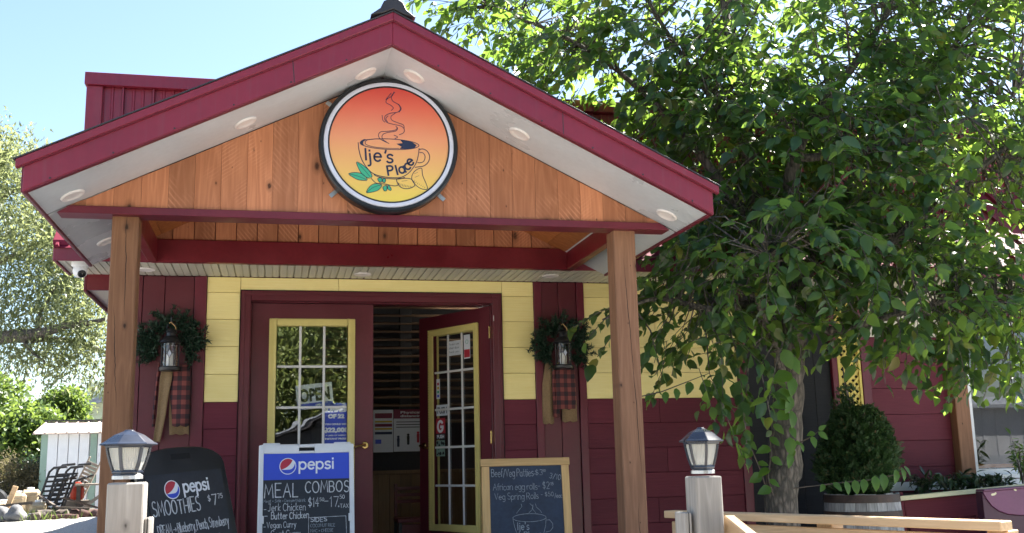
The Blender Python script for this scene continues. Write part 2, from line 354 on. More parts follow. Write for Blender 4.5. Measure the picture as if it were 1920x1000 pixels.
class MB:
    """collects boxes, prisms, tubes and lathes into one mesh"""
    def __init__(s): s.v = []; s.f = []
    def add(s, vs, fs):
        n = len(s.v); s.v += [tuple(v) for v in vs]; s.f += [tuple(i+n for i in f) for f in fs]; return s
    def box(s, x0, x1, y0, y1, z0, z1):
        vs = [(x, y, z) for x in (x0, x1) for y in (y0, y1) for z in (z0, z1)]
        return s.add(vs, [(0, 1, 3, 2), (4, 6, 7, 5), (0, 4, 5, 1), (2, 3, 7, 6), (0, 2, 6, 4), (1, 5, 7, 3)])
    def prism(s, poly, axis, a, b):
        """poly: 2D outline, extruded along an axis from a to b; axis y -> (x,z), x -> (y,z), z -> (x,y)"""
        def P(p, t): return {'y': (p[0], t, p[1]), 'x': (t, p[0], p[1]), 'z': (p[0], p[1], t)}[axis]
        n = len(poly); vs = [P(p, a) for p in poly]+[P(p, b) for p in poly]
        return s.add(vs, [tuple(range(n)), tuple(range(2*n-1, n-1, -1))]+[(i, (i+1) % n, n+(i+1) % n, n+i) for i in range(n)])
    def tube(s, pts, radii, n=6, caps=True):
        pts = [Vector(p) for p in pts]
        if not hasattr(radii, '__len__'): radii = [radii]*len(pts)
        prev = None; rings = []
        for i, p in enumerate(pts):
            t = (pts[min(i+1, len(pts)-1)]-pts[max(i-1, 0)]).normalized()
            if prev is None: a = t.orthogonal().normalized()
            else: a = (prev-t*prev.dot(t)).normalized()
            prev = a; b = t.cross(a)
            rings.append([p+(a*math.cos(2*math.pi*k/n)+b*math.sin(2*math.pi*k/n))*radii[i] for k in range(n)])
        vs = [v for r in rings for v in r]; fs = []
        for i in range(len(rings)-1):
            for k in range(n): fs.append((i*n+k, i*n+(k+1) % n, (i+1)*n+(k+1) % n, (i+1)*n+k))
        if caps: fs += [tuple(range(n-1, -1, -1)), tuple((len(rings)-1)*n+k for k in range(n))]
        return s.add(vs, fs)
    def lathe(s, prof, n=24, axis='z', off=(0, 0, 0), phase=0, close=False):
        vs = []; m = len(prof)
        for k in range(n):
            a = 2*math.pi*k/n+phase; c, d = math.cos(a), math.sin(a)
            for r, h in prof:
                p = (r*c, r*d, h) if axis == 'z' else (r*c, h, r*d)
                vs.append((p[0]+off[0], p[1]+off[1], p[2]+off[2]))
        fs = []
        for k in range(n):
            k2 = (k+1) % n
            for j in range(m-1 if not close else m):
                j2 = (j+1) % m; fs.append((k*m+j, k2*m+j, k2*m+j2, k*m+j2))
        return s.add(vs, fs)
    def build(s, name, mat, parent=None, loc=(0, 0, 0), rot=(0, 0, 0), bevel=0, smooth=False, kind=None):
        me = bpy.data.meshes.new(name); bm = bmesh.new()
        vs = [bm.verts.new(v) for v in s.v]
        for f in s.f:
            try: bm.faces.new([vs[i] for i in f])
            except ValueError: pass
        bmesh.ops.remove_doubles(bm, verts=bm.verts, dist=1e-6)
        bmesh.ops.recalc_face_normals(bm, faces=bm.faces)
        if bevel:
            es = [e for e in bm.edges if len(e.link_faces) == 2 and e.calc_face_angle(0) > .6]
            bmesh.ops.bevel(bm, geom=es, offset=bevel, segments=1, affect='EDGES', clamp_overlap=True)
        bm.to_mesh(me); bm.free()
        if mat: me.materials.append(mat)
        if smooth:
            me.polygons.foreach_set('use_smooth', [True]*len(me.polygons))
            me.set_sharp_from_angle(angle=R(40))
        o = bpy.data.objects.new(name, me); o.location = loc; o.rotation_euler = rot
        if kind: o['kind'] = kind
        return link(o, parent)
def cbox(name, cx, cy, cz, sx, sy, sz, mat, parent=None, rot=(0, 0, 0), bevel=.003):
    return MB().box(-sx/2, sx/2, -sy/2, sy/2, -sz/2, sz/2).build(name, mat, parent, (cx, cy, cz), rot, bevel)
def xbox(name, x0, x1, y0, y1, z0, z1, mat, parent=None, bevel=.003):
    return cbox(name, (x0+x1)/2, (y0+y1)/2, (z0+z1)/2, x1-x0, y1-y0, z1-z0, mat, parent, (0, 0, 0), bevel)
def copy_obj(o, loc=None, parent=None):
    c = o.copy(); COL.objects.link(c)
    if parent is not None: c.parent = parent
    if loc is not None: c.location = loc
    return c
def copy_tree(o, parent=None):
    c = o.copy(); COL.objects.link(c)
    if parent is not None: c.parent = parent
    for ch in list(o.children): copy_tree(ch, c)
    return c

# ------------------------------------------------------------------ lettering: a single-stroke alphabet and outlined type
def AR(cx, cy, rx, ry, a0, a1, n=9):
    return [(cx+rx*math.cos(R(a0+(a1-a0)*i/n)), cy+ry*math.sin(R(a0+(a1-a0)*i/n))) for i in range(n+1)]
G = {
 'A': (.72, [[(0, 0), (.36, 1), (.72, 0)], [(.14, .38), (.58, .38)]]),
 'B': (.62, [[(0, 0), (0, 1)], [(0, 1)]+AR(.3, .77, .28, .23, 90, -90)+[(0, .54)], [(.3, .54)]+AR(.32, .27, .3, .27, 90, -90)+[(0, 0)]]),
 'C': (.68, [AR(.38, .5, .38, .5, 45, 315, 14)]),
 'D': (.68, [[(0, 0), (0, 1)], [(0, 1)]+AR(.2, .5, .48, .5, 90, -90)+[(0, 0)]]),
 'E': (.55, [[(.55, 1), (0, 1), (0, 0), (.55, 0)], [(0, .52), (.45, .52)]]),
 'F': (.52, [[(.52, 1), (0, 1), (0, 0)], [(0, .52), (.42, .52)]]),
 'G': (.75, [AR(.38, .5, .38, .5, 45, 340, 14)+[(.74, .45), (.45, .45)]]),
 'H': (.66, [[(0, 0), (0, 1)], [(.66, 0), (.66, 1)], [(0, .5), (.66, .5)]]),
 'I': (.06, [[(.03, 0), (.03, 1)]]),
 'J': (.5, [[(.05, 1), (.5, 1)], [(.38, 1), (.38, .2)]+AR(.18, .2, .2, .22, 0, -150)]),
 'K': (.6, [[(0, 0), (0, 1)], [(.55, 1), (0, .45), (.6, 0)]]),
 'L': (.5, [[(0, 1), (0, 0), (.5, 0)]]),
 'M': (.85, [[(0, 0), (.1, 1), (.42, .25), (.74, 1), (.85, 0)]]),
 'N': (.66, [[(0, 0), (0, 1), (.66, 0), (.66, 1)]]),
 'O': (.78, [AR(.39, .5, .39, .5, 95, 455, 18)]),
 'P': (.58, [[(0, 0), (0, 1)], [(0, 1)]+AR(.28, .74, .3, .26, 90, -90)+[(0, .48)]]),
 'R': (.62, [[(0, 0), (0, 1)], [(0, 1)]+AR(.28, .75, .3, .25, 90, -90)+[(0, .5)], [(.25, .5), (.62, 0)]]),
 'S': (.58, [AR(.3, .75, .26, .25, 40, 250, 9)+AR(.28, .25, .3, .25, 80, -150, 9)]),
 'T': (.66, [[(0, 1), (.66, 1)], [(.33, 1), (.33, 0)]]),
 'U': (.64, [[(0, 1), (0, .3)]+AR(.32, .3, .32, .3, 180, 360)+[(.64, 1)]]),
 'V': (.68, [[(0, 1), (.34, 0), (.68, 1)]]),
 'X': (.62, [[(0, 0), (.62, 1)], [(0, 1), (.62, 0)]]),
 'W': (.95, [[(0, 1), (.24, 0), (.48, .8), (.72, 0), (.95, 1)]]),
 'a': (.56, [AR(.26, .3, .26, .3, 20, 380, 14), [(.53, .62), (.53, .08), (.58, 0)]]),
 'b': (.54, [[(0, 1), (0, 0)], AR(.27, .3, .27, .3, 180, -180, 14)]),
 'c': (.48, [AR(.28, .31, .28, .31, 45, 315, 11)]),
 'd': (.56, [AR(.27, .3, .27, .3, 0, 360, 14), [(.54, 1), (.54, 0)]]),
 'e': (.55, [[(.02, .33), (.53, .33)]+AR(.28, .31, .26, .31, 5, 315, 13)]),
 'f': (.36, [AR(.27, .82, .15, .18, 50, 180, 5)+[(.12, 0)], [(0, .6), (.32, .6)]]),
 'g': (.54, [AR(.27, .32, .27, .3, 0, 360, 14), [(.54, .62), (.54, -.15)]+AR(.28, -.15, .26, .2, 0, -140, 6)]),
 'h': (.52, [[(0, 1), (0, 0)], [(0, .3)]+AR(.26, .36, .25, .26, 160, 0, 7)+[(.51, 0)]]),
 'i': (.06, [[(.03, .62), (.03, 0)], [(.03, .84), (.03, .90)]]),
 'j': (.2, [[(.15, .62), (.15, -.15)]+AR(0, -.15, .15, .18, 0, -110, 5), [(.15, .84), (.15, .90)]]),
 'k': (.46, [[(0, 1), (0, 0)], [(.42, .6), (0, .25), (.46, 0)]]),
 'l': (.06, [[(.03, 1), (.03, 0)]]),
 'm': (.78, [[(0, .62), (0, 0)], [(0, .35)]+AR(.2, .4, .19, .22, 160, 0, 6)+[(.39, 0)], [(.39, .35)]+AR(.58, .4, .19, .22, 160, 0, 6)+[(.77, 0)]]),
 'n': (.5, [[(0, .62), (0, 0)], [(0, .32)]+AR(.25, .37, .24, .25, 160, 0, 7)+[(.49, 0)]]),
 'o': (.58, [AR(.29, .31, .29, .31, 95, 455, 14)]),
 'p': (.54, [[(0, .62), (0, -.36)], AR(.27, .31, .27, .31, 180, -180, 16)]),
 'r': (.34, [[(0, .62), (0, 0)], [(0, .34)]+AR(.22, .36, .21, .25, 160, 50, 5)]),
 's': (.46, [AR(.24, .47, .2, .155, 35, 250, 8)+AR(.22, .16, .22, .16, 75, -150, 8)]),
 't': (.36, [[(.16, .92), (.16, .1)]+AR(.27, .1, .11, .1, 180, 290, 4), [(0, .62), (.34, .62)]]),
 'u': (.5, [[(0, .62), (0, .22)]+AR(.25, .22, .25, .22, 180, 360, 7)+[(.5, .62)], [(.5, .3), (.5, 0)]]),
 'v': (.48, [[(0, .62), (.24, 0), (.48, .62)]]),
 'w': (.7, [[(0, .62), (.17, 0), (.35, .55), (.53, 0), (.7, .62)]]),
 'x': (.44, [[(0, 0), (.44, .62)], [(0, .62), (.44, 0)]]),
 'y': (.5, [[(0, .62), (.25, .05)], [(.5, .62), (.12, -.36)]]),
 '0': (.55, [AR(.28, .5, .28, .5, 90, 450, 14)]),
 '1': (.2, [[(0, .8), (.15, 1), (.15, 0)]]),
 '2': (.54, [AR(.27, .72, .26, .28, 160, -30, 8)+[(0, 0), (.54, 0)]]),
 '3': (.52, [AR(.24, .75, .24, .25, 140, -80, 8)+AR(.24, .26, .27, .26, 80, -140, 8)]),
 '4': (.56, [[(.4, 0), (.4, 1), (0, .32), (.56, .32)]]),
 '5': (.52, [[(.48, 1), (.08, 1), (.04, .58)]+AR(.24, .32, .28, .32, 110, -140, 9)]),
 '7': (.52, [[(0, 1), (.52, 1), (.18, 0)]]),
 '$': (.55, [AR(.28, .72, .24, .2, 40, 250, 8)+AR(.27, .3, .27, .21, 80, -150, 8), [(.28, 1.08), (.28, -.06)]]),
 '-': (.4, [[(.02, .4), (.38, .4)]]), '/': (.4, [[(0, -.1), (.4, 1.05)]]), ',': (.1, [[(.08, .08), (0, -.14)]]), '.': (.06, [[(.02, 0), (.02, .05)]]),
 "'": (.08, [[(.04, 1), (.02, .78)]]), '>': (.8, [[(0, .4), (.8, .4)], [(.6, .56), (.8, .4), (.6, .24)]]), '+': (.4, [[(0, .4), (.4, .4)], [(.2, .2), (.2, .6)]]),
}
def stroke_strip(mb, pts, w, y, thick=.0012, round_caps=False):
    """a drawn line: a raised ribbon in the (x, z) plane, its face at depth y (towards the viewer is -y)"""
    P = [pts[0]]
    for p in pts[1:]:
        if math.hypot(p[0]-P[-1][0], p[1]-P[-1][1]) > 1e-5: P.append(p)
    if len(P) < 2: return
    closed = math.hypot(P[0][0]-P[-1][0], P[0][1]-P[-1][1]) < w*.4 and len(P) > 4
    if closed: P = P[:-1]
    n = len(P); L = []; Rr = []
    if not closed:                       # extend the ends a little, as a brush does
        d = Vector((P[0][0]-P[1][0], P[0][1]-P[1][1])).normalized()*w*.35; P[0] = (P[0][0]+d.x, P[0][1]+d.y)
        d = Vector((P[-1][0]-P[-2][0], P[-1][1]-P[-2][1])).normalized()*w*.35; P[-1] = (P[-1][0]+d.x, P[-1][1]+d.y)
    for i in range(n):
        a = P[(i-1) % n] if (closed or i > 0) else P[i]; b = P[(i+1) % n] if (closed or i < n-1) else P[i]
        t1 = Vector((P[i][0]-a[0], P[i][1]-a[1])); t2 = Vector((b[0]-P[i][0], b[1]-P[i][1]))
        if t1.length < 1e-9: t1 = t2.copy()
        if t2.length < 1e-9: t2 = t1.copy()
        t1.normalize(); t2.normalize(); t = t1+t2
        if t.length < 1e-6: t = t1
        t.normalize(); nn = Vector((-t.y, t.x)); k = min(1.6, 1/max(.3, nn.dot(Vector((-t1.y, t1.x)))))
        ww = w*.5*k
        L.append((P[i][0]+nn.x*ww, P[i][1]+nn.y*ww)); Rr.append((P[i][0]-nn.x*ww, P[i][1]-nn.y*ww))
    vs = []
    for l, r in zip(L, Rr): vs += [(l[0], y-thick, l[1]), (r[0], y-thick, r[1]), (l[0], y+.0005, l[1]), (r[0], y+.0005, r[1])]
    fs = []
    for i in range(n if closed else n-1):
        a, b = i*4, ((i+1) % n)*4
        fs += [(a, a+1, b+1, b), (a, b, b+2, a+2), (a+1, a+3, b+3, b+1)]
    if not closed: fs += [(0, 2, 3, 1), ((n-1)*4, (n-1)*4+1, (n-1)*4+3, (n-1)*4+2)]
    mb.add(vs, fs)
def write(mb, text, x, z, h, w, y=0, slant=0, jit=0, gap=.22, rot=0, sx=1.0, width=None):
    """single-stroke lettering; returns the end x"""
    if width:
        tot = sum((.35 if c == ' ' else G[c][0]+gap) for c in text)-gap; sx = width/(tot*h)
    cur = 0; k = 0; cr, sr = math.cos(rot), math.sin(rot)
    for c in text:
        if c == ' ': cur += .35; continue
        gw, strokes = G[c]; jz = random.uniform(-jit, jit); js = 1+random.uniform(-jit, jit); jr = random.uniform(-jit, jit)*.8
        for s in strokes:
            pts = []
            for (px, pz) in s:
                px2 = (px+jr*pz)*js+slant*pz; lx = (cur+px2)*h*sx; lz = (pz*js+jz)*h
                pts.append((x+lx*cr-lz*sr, z+lx*sr+lz*cr))
            stroke_strip(mb, pts, w, y-.00012*(k % 7)); k += 1
        cur += gw+gap
    return x+cur*h*sx
def type_mesh(name, text, x, z, h, mat, parent, y=-.001, width=None, bold=0.0, rot=(0, 0, 0), align='LEFT', shear=0):
    cu = bpy.data.curves.new(name, 'FONT'); cu.body = text; cu.size = h/.73; cu.offset = bold; cu.extrude = .0004; cu.align_x = align; cu.resolution_u = 3; cu.shear = shear
    o = bpy.data.objects.new(name, cu); COL.objects.link(o)
    dg = bpy.context.evaluated_depsgraph_get(); me = bpy.data.meshes.new_from_object(o.evaluated_get(dg))
    COL.objects.unlink(o); bpy.data.objects.remove(o); bpy.data.curves.remove(cu)
    n = len(me.vertices); co = np.empty(n*3, 'f'); me.vertices.foreach_get('co', co); co = co.reshape(-1, 3)
    if width: co[:, 0] *= width/max(1e-6, co[:, 0].max()-co[:, 0].min())
    co2 = np.stack([co[:, 0], -co[:, 2], co[:, 1]], 1); me.vertices.foreach_set('co', co2.ravel()); me.update()
    me.materials.clear(); me.materials.append(mat); me.name = name
    ob = bpy.data.objects.new(name, me); ob.location = (x, y, z); ob.rotation_euler = rot; return link(ob, parent)

# ------------------------------------------------------------------ leaves
def leaf_mesh_data(kind='ovate'):
    if kind == 'ovate':
        v = [(0, 0, 0), (0, .3, .0), (0, .66, -.02), (0, 1, -.13), (-.24, .16, .04), (-.33, .42, .07), (-.20, .76, -.01), (.24, .16, .04), (.33, .42, .07), (.20, .76, -.01)]
        f = [(0, 1, 5, 4), (1, 2, 6, 5), (2, 3, 6), (0, 7, 8, 1), (1, 8, 9, 2), (2, 9, 3)]
    elif kind == 'lance':
        v = [(0, 0, 0), (-.5, .45, .05), (0, 1, -.1), (.5, .45, .05)]; f = [(0, 3, 2, 1)]
    else:
        v = [(0, 0, 0), (-.5, .3, .0), (-.4, .75, 0), (0, 1, -.1), (.4, .75, 0), (.5, .3, .0)]; f = [(0, 5, 4, 3, 2, 1)]
    return np.array(v, 'f'), f
def leaves_mesh(name, P, D, N, L, W, mat, parent=None, kind='ovate', curl=True):
    """one mesh of many leaves: base point, direction, upward normal, length and width of each"""
    base, faces = leaf_mesh_data(kind); P = np.asarray(P, 'f'); D = np.asarray(D, 'f'); N = np.asarray(N, 'f')
    n = len(P); D /= np.linalg.norm(D, axis=1, keepdims=True)+1e-9
    S = np.cross(D, N); S /= np.linalg.norm(S, axis=1, keepdims=True)+1e-9; N = np.cross(S, D)
    L = np.asarray(L, 'f')[:, None, None]; W = np.asarray(W, 'f')[:, None, None]
    fold = np.random.uniform(.3, 2.2, (n, 1, 1)).astype('f') if curl else np.ones((n, 1, 1), 'f')
    V = P[:, None, :]+base[None, :, 0:1]*W*S[:, None, :]+base[None, :, 1:2]*L*D[:, None, :]+base[None, :, 2:3]*L*fold*N[:, None, :]
    nv = len(base); V = V.reshape(-1, 3)
    lp = np.concatenate([np.array(f, 'i') for f in faces]); ls = np.array([len(f) for f in faces], 'i'); k = len(lp)
    loops = (lp[None, :]+np.arange(n, dtype='i')[:, None]*nv).ravel(); tot = np.tile(ls, n); st = np.concatenate([[0], np.cumsum(tot)[:-1]]).astype('i')
    me = bpy.data.meshes.new(name); me.vertices.add(len(V)); me.vertices.foreach_set('co', V.ravel())
    me.loops.add(len(loops)); me.loops.foreach_set('vertex_index', loops); me.polygons.add(len(tot)); me.polygons.foreach_set('loop_start', st)
    me.update(calc_edges=True); me.materials.append(mat)
    me.polygons.foreach_set('use_smooth', [True]*len(me.polygons))
    return link(bpy.data.objects.new(name, me), parent)
def leaf_object(mesh, P, D, N, L, W, parent):
    D = Vector(D).normalized(); S = D.cross(Vector(N)).normalized(); N = S.cross(D)
    o = bpy.data.objects.new('leaf', mesh); link(o, parent)
    m = Matrix(((S.x*W, D.x*L, N.x*L, P[0]), (S.y*W, D.y*L, N.y*L, P[1]), (S.z*W, D.z*L, N.z*L, P[2]), (0, 0, 0, 1)))
    o.matrix_local = m; return o
def rnd_dirs(n):
    v = np.random.normal(size=(n, 3)); return v/np.linalg.norm(v, axis=1, keepdims=True)

# ================================================================== SETTING
GZ = -.72
def ground_z(x, y):
    t = min(1, max(0, (y+3)/14)); return GZ+(.40)*(t*t*(3-2*t))
vs, fs = [], []
gx = [-400, -150, -60, -30]+[-24+i*1.0 for i in range(60)]+[60, 150, 400]; gy = [-400, -150, -60, -30]+[-20+i*1.0 for i in range(70)]+[70, 150, 400]
for y in gy:
    for x in gx: vs.append((x, y, ground_z(x, y)+.03*math.sin(x*1.3+y*.7)*math.cos(y*1.1-x*.4)))
W_ = len(gx)
for j in range(len(gy)-1):
    for i in range(W_-1): fs.append((j*W_+i, j*W_+i+1, (j+1)*W_+i+1, (j+1)*W_+i))
tag(me_obj('ground', vs, fs, M['ground'], smooth=True), None, None, kind='structure')
# raised deck under the porch and the ramp leading up to it
dk = tag(MB().box(-1.9, 1.62, -5.0, -.02, -.09, -.06).build('deck', M['grey_wood']), None, None, kind='structure')
for i in range(34):
    o = xbox('deck_plank', -1.9, 1.62, -5.0+i*.146, -5.0+i*.146+.14, -.058, -.02, M['old_wood'], dk)
rp = tag(MB().prism([(-5.02, -.025), (-5.02, -.06), (-8.6, -.76), (-8.6, -.715)], 'x', -1.28, .52).build('ramp', M['old_wood']), None, None, kind='structure')

# ================================================================== THE CAFE BUILDING
B = thing('cafe_building', 'maroon and yellow cafe building with a gabled timber entrance porch', 'building', (0, 0, 0))
EAVE_Z, G0, SL = 2.221, -.146, .4934
XL, XR = -1.85, 9.0
# ---- walls: backing, then one board after another
wall = MB()
wall.box(XL, -.96, .03, .16, -.7, 2.24); wall.box(.96, 3.055, .03, .16, -.7, 2.24); wall.box(-.96, .96, .03, .16, 2.09, 2.24)
wall.box(3.055, 5.095, .03, .16, -.7, 2.24); wall.box(5.095, XR, .03, .16, -.7, .60); wall.box(5.095, XR, .03, .16, 1.95, 2.24); wall.box(7.1, XR, .03, .16, .6, 1.95)
wall = wall.build('wall', M['siding_maroon'], B)
ZS = [1.286+.1985*k for k in range(-9, 5)]+[2.13, 2.219]
def boards(x0, x1, z0, z1, mat, zs=None, y=-.018):
    """horizontal siding between two heights, each board lapped a little over the one below"""
    zz = [z for z in (zs or ZS) if z0-.02 < z < z1+.02]
    rows = [(a, b, x0, x1) for a, b in zip(zz[:-1], zz[1:])]
    if x1-x0 > 1:                       # butt joints in the long courses
        rows = [r for a, b, _, _ in rows for r in (lambda j: ((a, b, x0, j), (a, b, j, x1)))(x0+(x1-x0)*random.uniform(.25, .75))]
    for a, b, x0, x1 in rows:
        m = MB().prism([(.029, a+.0015), (y-.004, a+.0015), (y, b-.0015), (.029, b-.0015)], 'x', x0+.0015, x1-.0015)
        cz = (a+b)/2; cx = (x0+x1)/2
        mm = MB(); mm.v = [(vx-cx, vy, vz-cz) for vx, vy, vz in m.v]; mm.f = m.f
        mm.build('siding_board', mat, wall, (cx, 0, cz), bevel=.0012)
LOW = [1.286-.195*k for k in range(10, -1, -1)]
UP = [1.286, 1.49, 1.694, 1.898, 2.10, 2.219]
for x0, x1 in ((-1.245, -1.003), (1.003, 1.262), (1.68, 2.978)):
    boards(x0, x1, -.7, 1.286, M['siding_maroon'], LOW); boards(x0, x1, 1.286, 2.22, M['siding_yellow'], UP)
boards(-1.003, 1.003, 2.119, 2.219, M['siding_yellow'], [2.119, 2.219])
boards(4.195, 4.93, -.7, 1.79, M['siding_maroon'], [1.79-.22*k for k in range(11, -1, -1)])
boards(4.195, 4.93, 1.79, 2.22, M['siding_cream'], [1.79, 1.93, 2.07, 2.219])
boards(5.075, 7.1, -.7, .55, M['siding_maroon'], [.55-.2*k for k in range(6, -1, -1)])
# vertical panels either side of the doors
for xs in ([XL, -1.70, -1.545, -1.335], [1.325, 1.468, 1.617]):
    for a, b in zip(xs[:-1], xs[1:]):
        cbox('panel_board', (a+b)/2, .006, .76, b-a-.005, .042, 2.915, M['siding_maroon_v'] if 'siding_maroon_v' in M else M['door_maroon'], wall, bevel=.002)
def trim(x0, x1, z0, z1, y=-.034, mat='trim_maroon'):
    return xbox('trim_board', x0, x1, y, .028, z0, z1, M[mat], wall, .003)
trim(-1.333, -1.247, -.7, 2.219); trim(1.264, 1.323, -.7, 2.219); trim(1.619, 1.678, -.7, 2.219)
trim(2.98, 3.055, -.7, 2.219); trim(3.84, 3.89, -.7, 2.219); trim(4.115, 4.192, -.7, 2.219)
trim(4.195, 5.9, 2.04, 2.10, -.045, 'tan_wood')
for i in range(5):                       # the black boarded recess beside the tree
    cbox('dark_board', 3.0551+.1567*(i+.5), .012, .76, .156, .03, 2.915, M['siding_black'], wall, bevel=.003)
# ---- soffit boards, eave, sloping lower roof, metal parapet
sf = MB().box(-2.20, XR, -.575, .03, EAVE_Z+.016, EAVE_Z+.03).build('soffit', M['soffit_cream'], B)
first = None; x = -2.20
while x < 8.0:
    if first is None:
        m = MB()
        m.box(0, .047, -.575, -.019, .002, .015); m.box(.047, .053, -.575, -.019, .006, .015); m.box(.053, .096, -.575, -.019, .002, .015)
        o = first = m.build('soffit_panel', M['soffit_cream'], sf, (x, 0, EAVE_Z), bevel=.0015)
    else: o = copy_obj(first, (x, 0, EAVE_Z), sf)
    x += .106
xbox('eave_fascia', -2.215, XR, -.60, -.577, 2.212, 2.30, M['metal_maroon'], B)
xbox('eave_fascia', -2.222, -2.202, -.576, .0, 2.212, 2.30, M['metal_maroon'], B)
xbox('frieze_board', -2.10, -1.855, .031, .06, 2.115, 2.236, M['beam_red'], B)
xbox('side_fascia', -2.12, -2.10, .031, 24, 2.10, 2.32, M['trim_maroon'], B)
xbox('soffit', -2.10, -1.86, .061, 24, 2.125, 2.14, M['soffit_cream'], B)
PY = .36
RS = .94
def roof_z(y): return 2.302+(y+.61)*RS
rf = MB().prism([(-.615, roof_z(-.615)), (PY+.1, roof_z(PY+.1)), (PY+.1, roof_z(PY+.1)-.05), (-.60, roof_z(-.60)-.012)], 'x', -2.215, XR).build('roof', M['roof_metal'], B)
ang = math.atan(RS); Lr = (PY+.61)/math.cos(ang)
rib = MB().prism([(-.016, 0), (.016, 0), (.009, .022), (-.009, .022)], 'y', 0, Lr-.01)
r0 = rib.build('rib', M['roof_metal'], rf, (-2.19, -.614, roof_z(-.614)), (ang, 0, 0))
for i in range(1, 48): copy_obj(r0, (-2.19+i*.2285, -.614, roof_z(-.614)), rf)
MB().prism([(-.60, roof_z(-.60)+.004), (PY, roof_z(PY)+.004), (PY, roof_z(PY)+.04), (-.60, roof_z(-.60)+.04)], 'x', -2.222, -2.115).build('verge_trim', M['roof_metal'], rf, bevel=.003)
pp = MB().box(-2.20, XR, PY+.02, PY+.12, 2.9, 3.80).build('parapet', M['metal_maroon'], B)
p0 = None
for i in range(48):                      # corrugated sheets: flat pan with two low swages and a high rib
    x = -2.20+i*.229
    if p0 is None:
        m = MB().box(.024, .2275, PY+.010, PY+.02, 0, .88)
        for c in (.09, .16): m.prism([(c-.012, PY+.010), (c+.012, PY+.010), (c+.006, PY+.003), (c-.006, PY+.003)], 'z', 0, .88)
        p0 = m.build('parapet_sheet', M['metal_maroon'], pp, (x, 0, 2.92), bevel=0)
        q0 = MB().prism([(-.002, PY+.02), (.026, PY+.02), (.018, PY-.018), (.006, PY-.018)], 'z', 0, .88).build('parapet_rib', M['metal_maroon'], pp, (x, 0, 2.92))
    else: copy_obj(p0, (x, 0, 2.92), pp); copy_obj(q0, (x, 0, 2.92), pp)
xbox('parapet_corner', -2.232, -2.11, PY-.024, PY+.13, 2.9, 3.80, M['metal_maroon'], pp, .004)
MB().prism([(PY-.045, 3.802), (PY+.16, 3.802), (PY+.16, 3.90), (PY-.045, 3.905), (PY-.05, 3.80)], 'x', -2.245, XR).build('parapet_cap', M['metal_maroon'], pp, bevel=.004)
xbox('main_roof', -2.2, XR, PY+.13, 24, 3.5, 3.6, M['roof_dark'], B)
xbox('side_wall', XL, XL+.1, .165, 24, -.7, 3.5, M['siding_maroon'], B)
xbox('back_wall', XL, XR, 23.9, 24, -.7, 3.5, M['siding_maroon'], B)
xbox('end_wall', XR-.1, XR, .165, 23.9, -.7, 3.5, M['siding_maroon'], B)

# ---- porch: posts, beams, gable, roof
Pm = M['post']
def post(x0, mat):
    return MB().box(-.07, .07, -.07, .07, 0, 2.215).build('post', mat, B, (x0+.07, -2.044+.07, -.02), bevel=.006)
post(-1.633, M['post']); post(1.270, M['post_right'])
gt = MB().prism([(G0-1.765, 2.190), (G0+1.765, 2.190), (G0+1.70, 2.232), (G0-1.70, 2.232)], 'y', -2.10, -1.96).build('gable_trim', M['trim_maroon'], B, bevel=.002)
def soff_z(x): return 3.079-SL*abs(x-G0)
x = G0-1.9; k = 0
while x < G0+1.9:                       # rough-sawn cedar boards, cut to the slope
    wdt = random.choice((.139, .141, .143)); a, b = max(x, G0-1.90), min(x+wdt-.0012, G0+1.90)
    yo = random.uniform(-.002, .002)
    tops = [(xx, soff_z(xx)-.004) for xx in ([b, G0, a] if a < G0 < b else [b, a])]
    poly = [(a, 2.2335), (b, 2.2335)]+[t for t in tops if t[1] > 2.236]
    if len(poly) >= 3 and b-a > .02:
        cx = (a+b)/2; poly2 = [(p[0]-cx, p[1]-2.6) for p in poly]
        MB().prism(poly2, 'y', -2.072+yo, -2.05).build('gable_board', M['cedar'], B, (cx, 0, 2.6), bevel=.0008)
        x2 = a
    x += wdt; k += 1
xbox('gable_backing', G0-1.45, G0+1.45, -2.048, -1.97, 2.234, 2.45, M['cedar'], B)
xbox('ledger_beam', -1.585, 1.43, -.665, -.605, 2.204, 2.362, M['beam_red'], B, .004)
for xa in (-1.60, 1.365):
    xbox('side_beam', xa, xa+.06, -1.955, -.667, 2.204, 2.362, M['beam_red'], B, .004)
x = -1.585                               # boards closing the gable at the house end
while x < 1.40:
    a, b = x, min(x+.139, 1.40); za_, zb_ = soff_z(a)+.004, soff_z(b)+.004
    MB().prism([(a-(a+b)/2, -.16), (b-(a+b)/2-.0025, -.16), (b-(a+b)/2-.0025, zb_-2.5), (a-(a+b)/2, za_-2.5)], 'y', -.640, -.617).build('gable_board', M['cedar'], B, ((a+b)/2, 0, 2.5), bevel=.0015)
    x += .1415
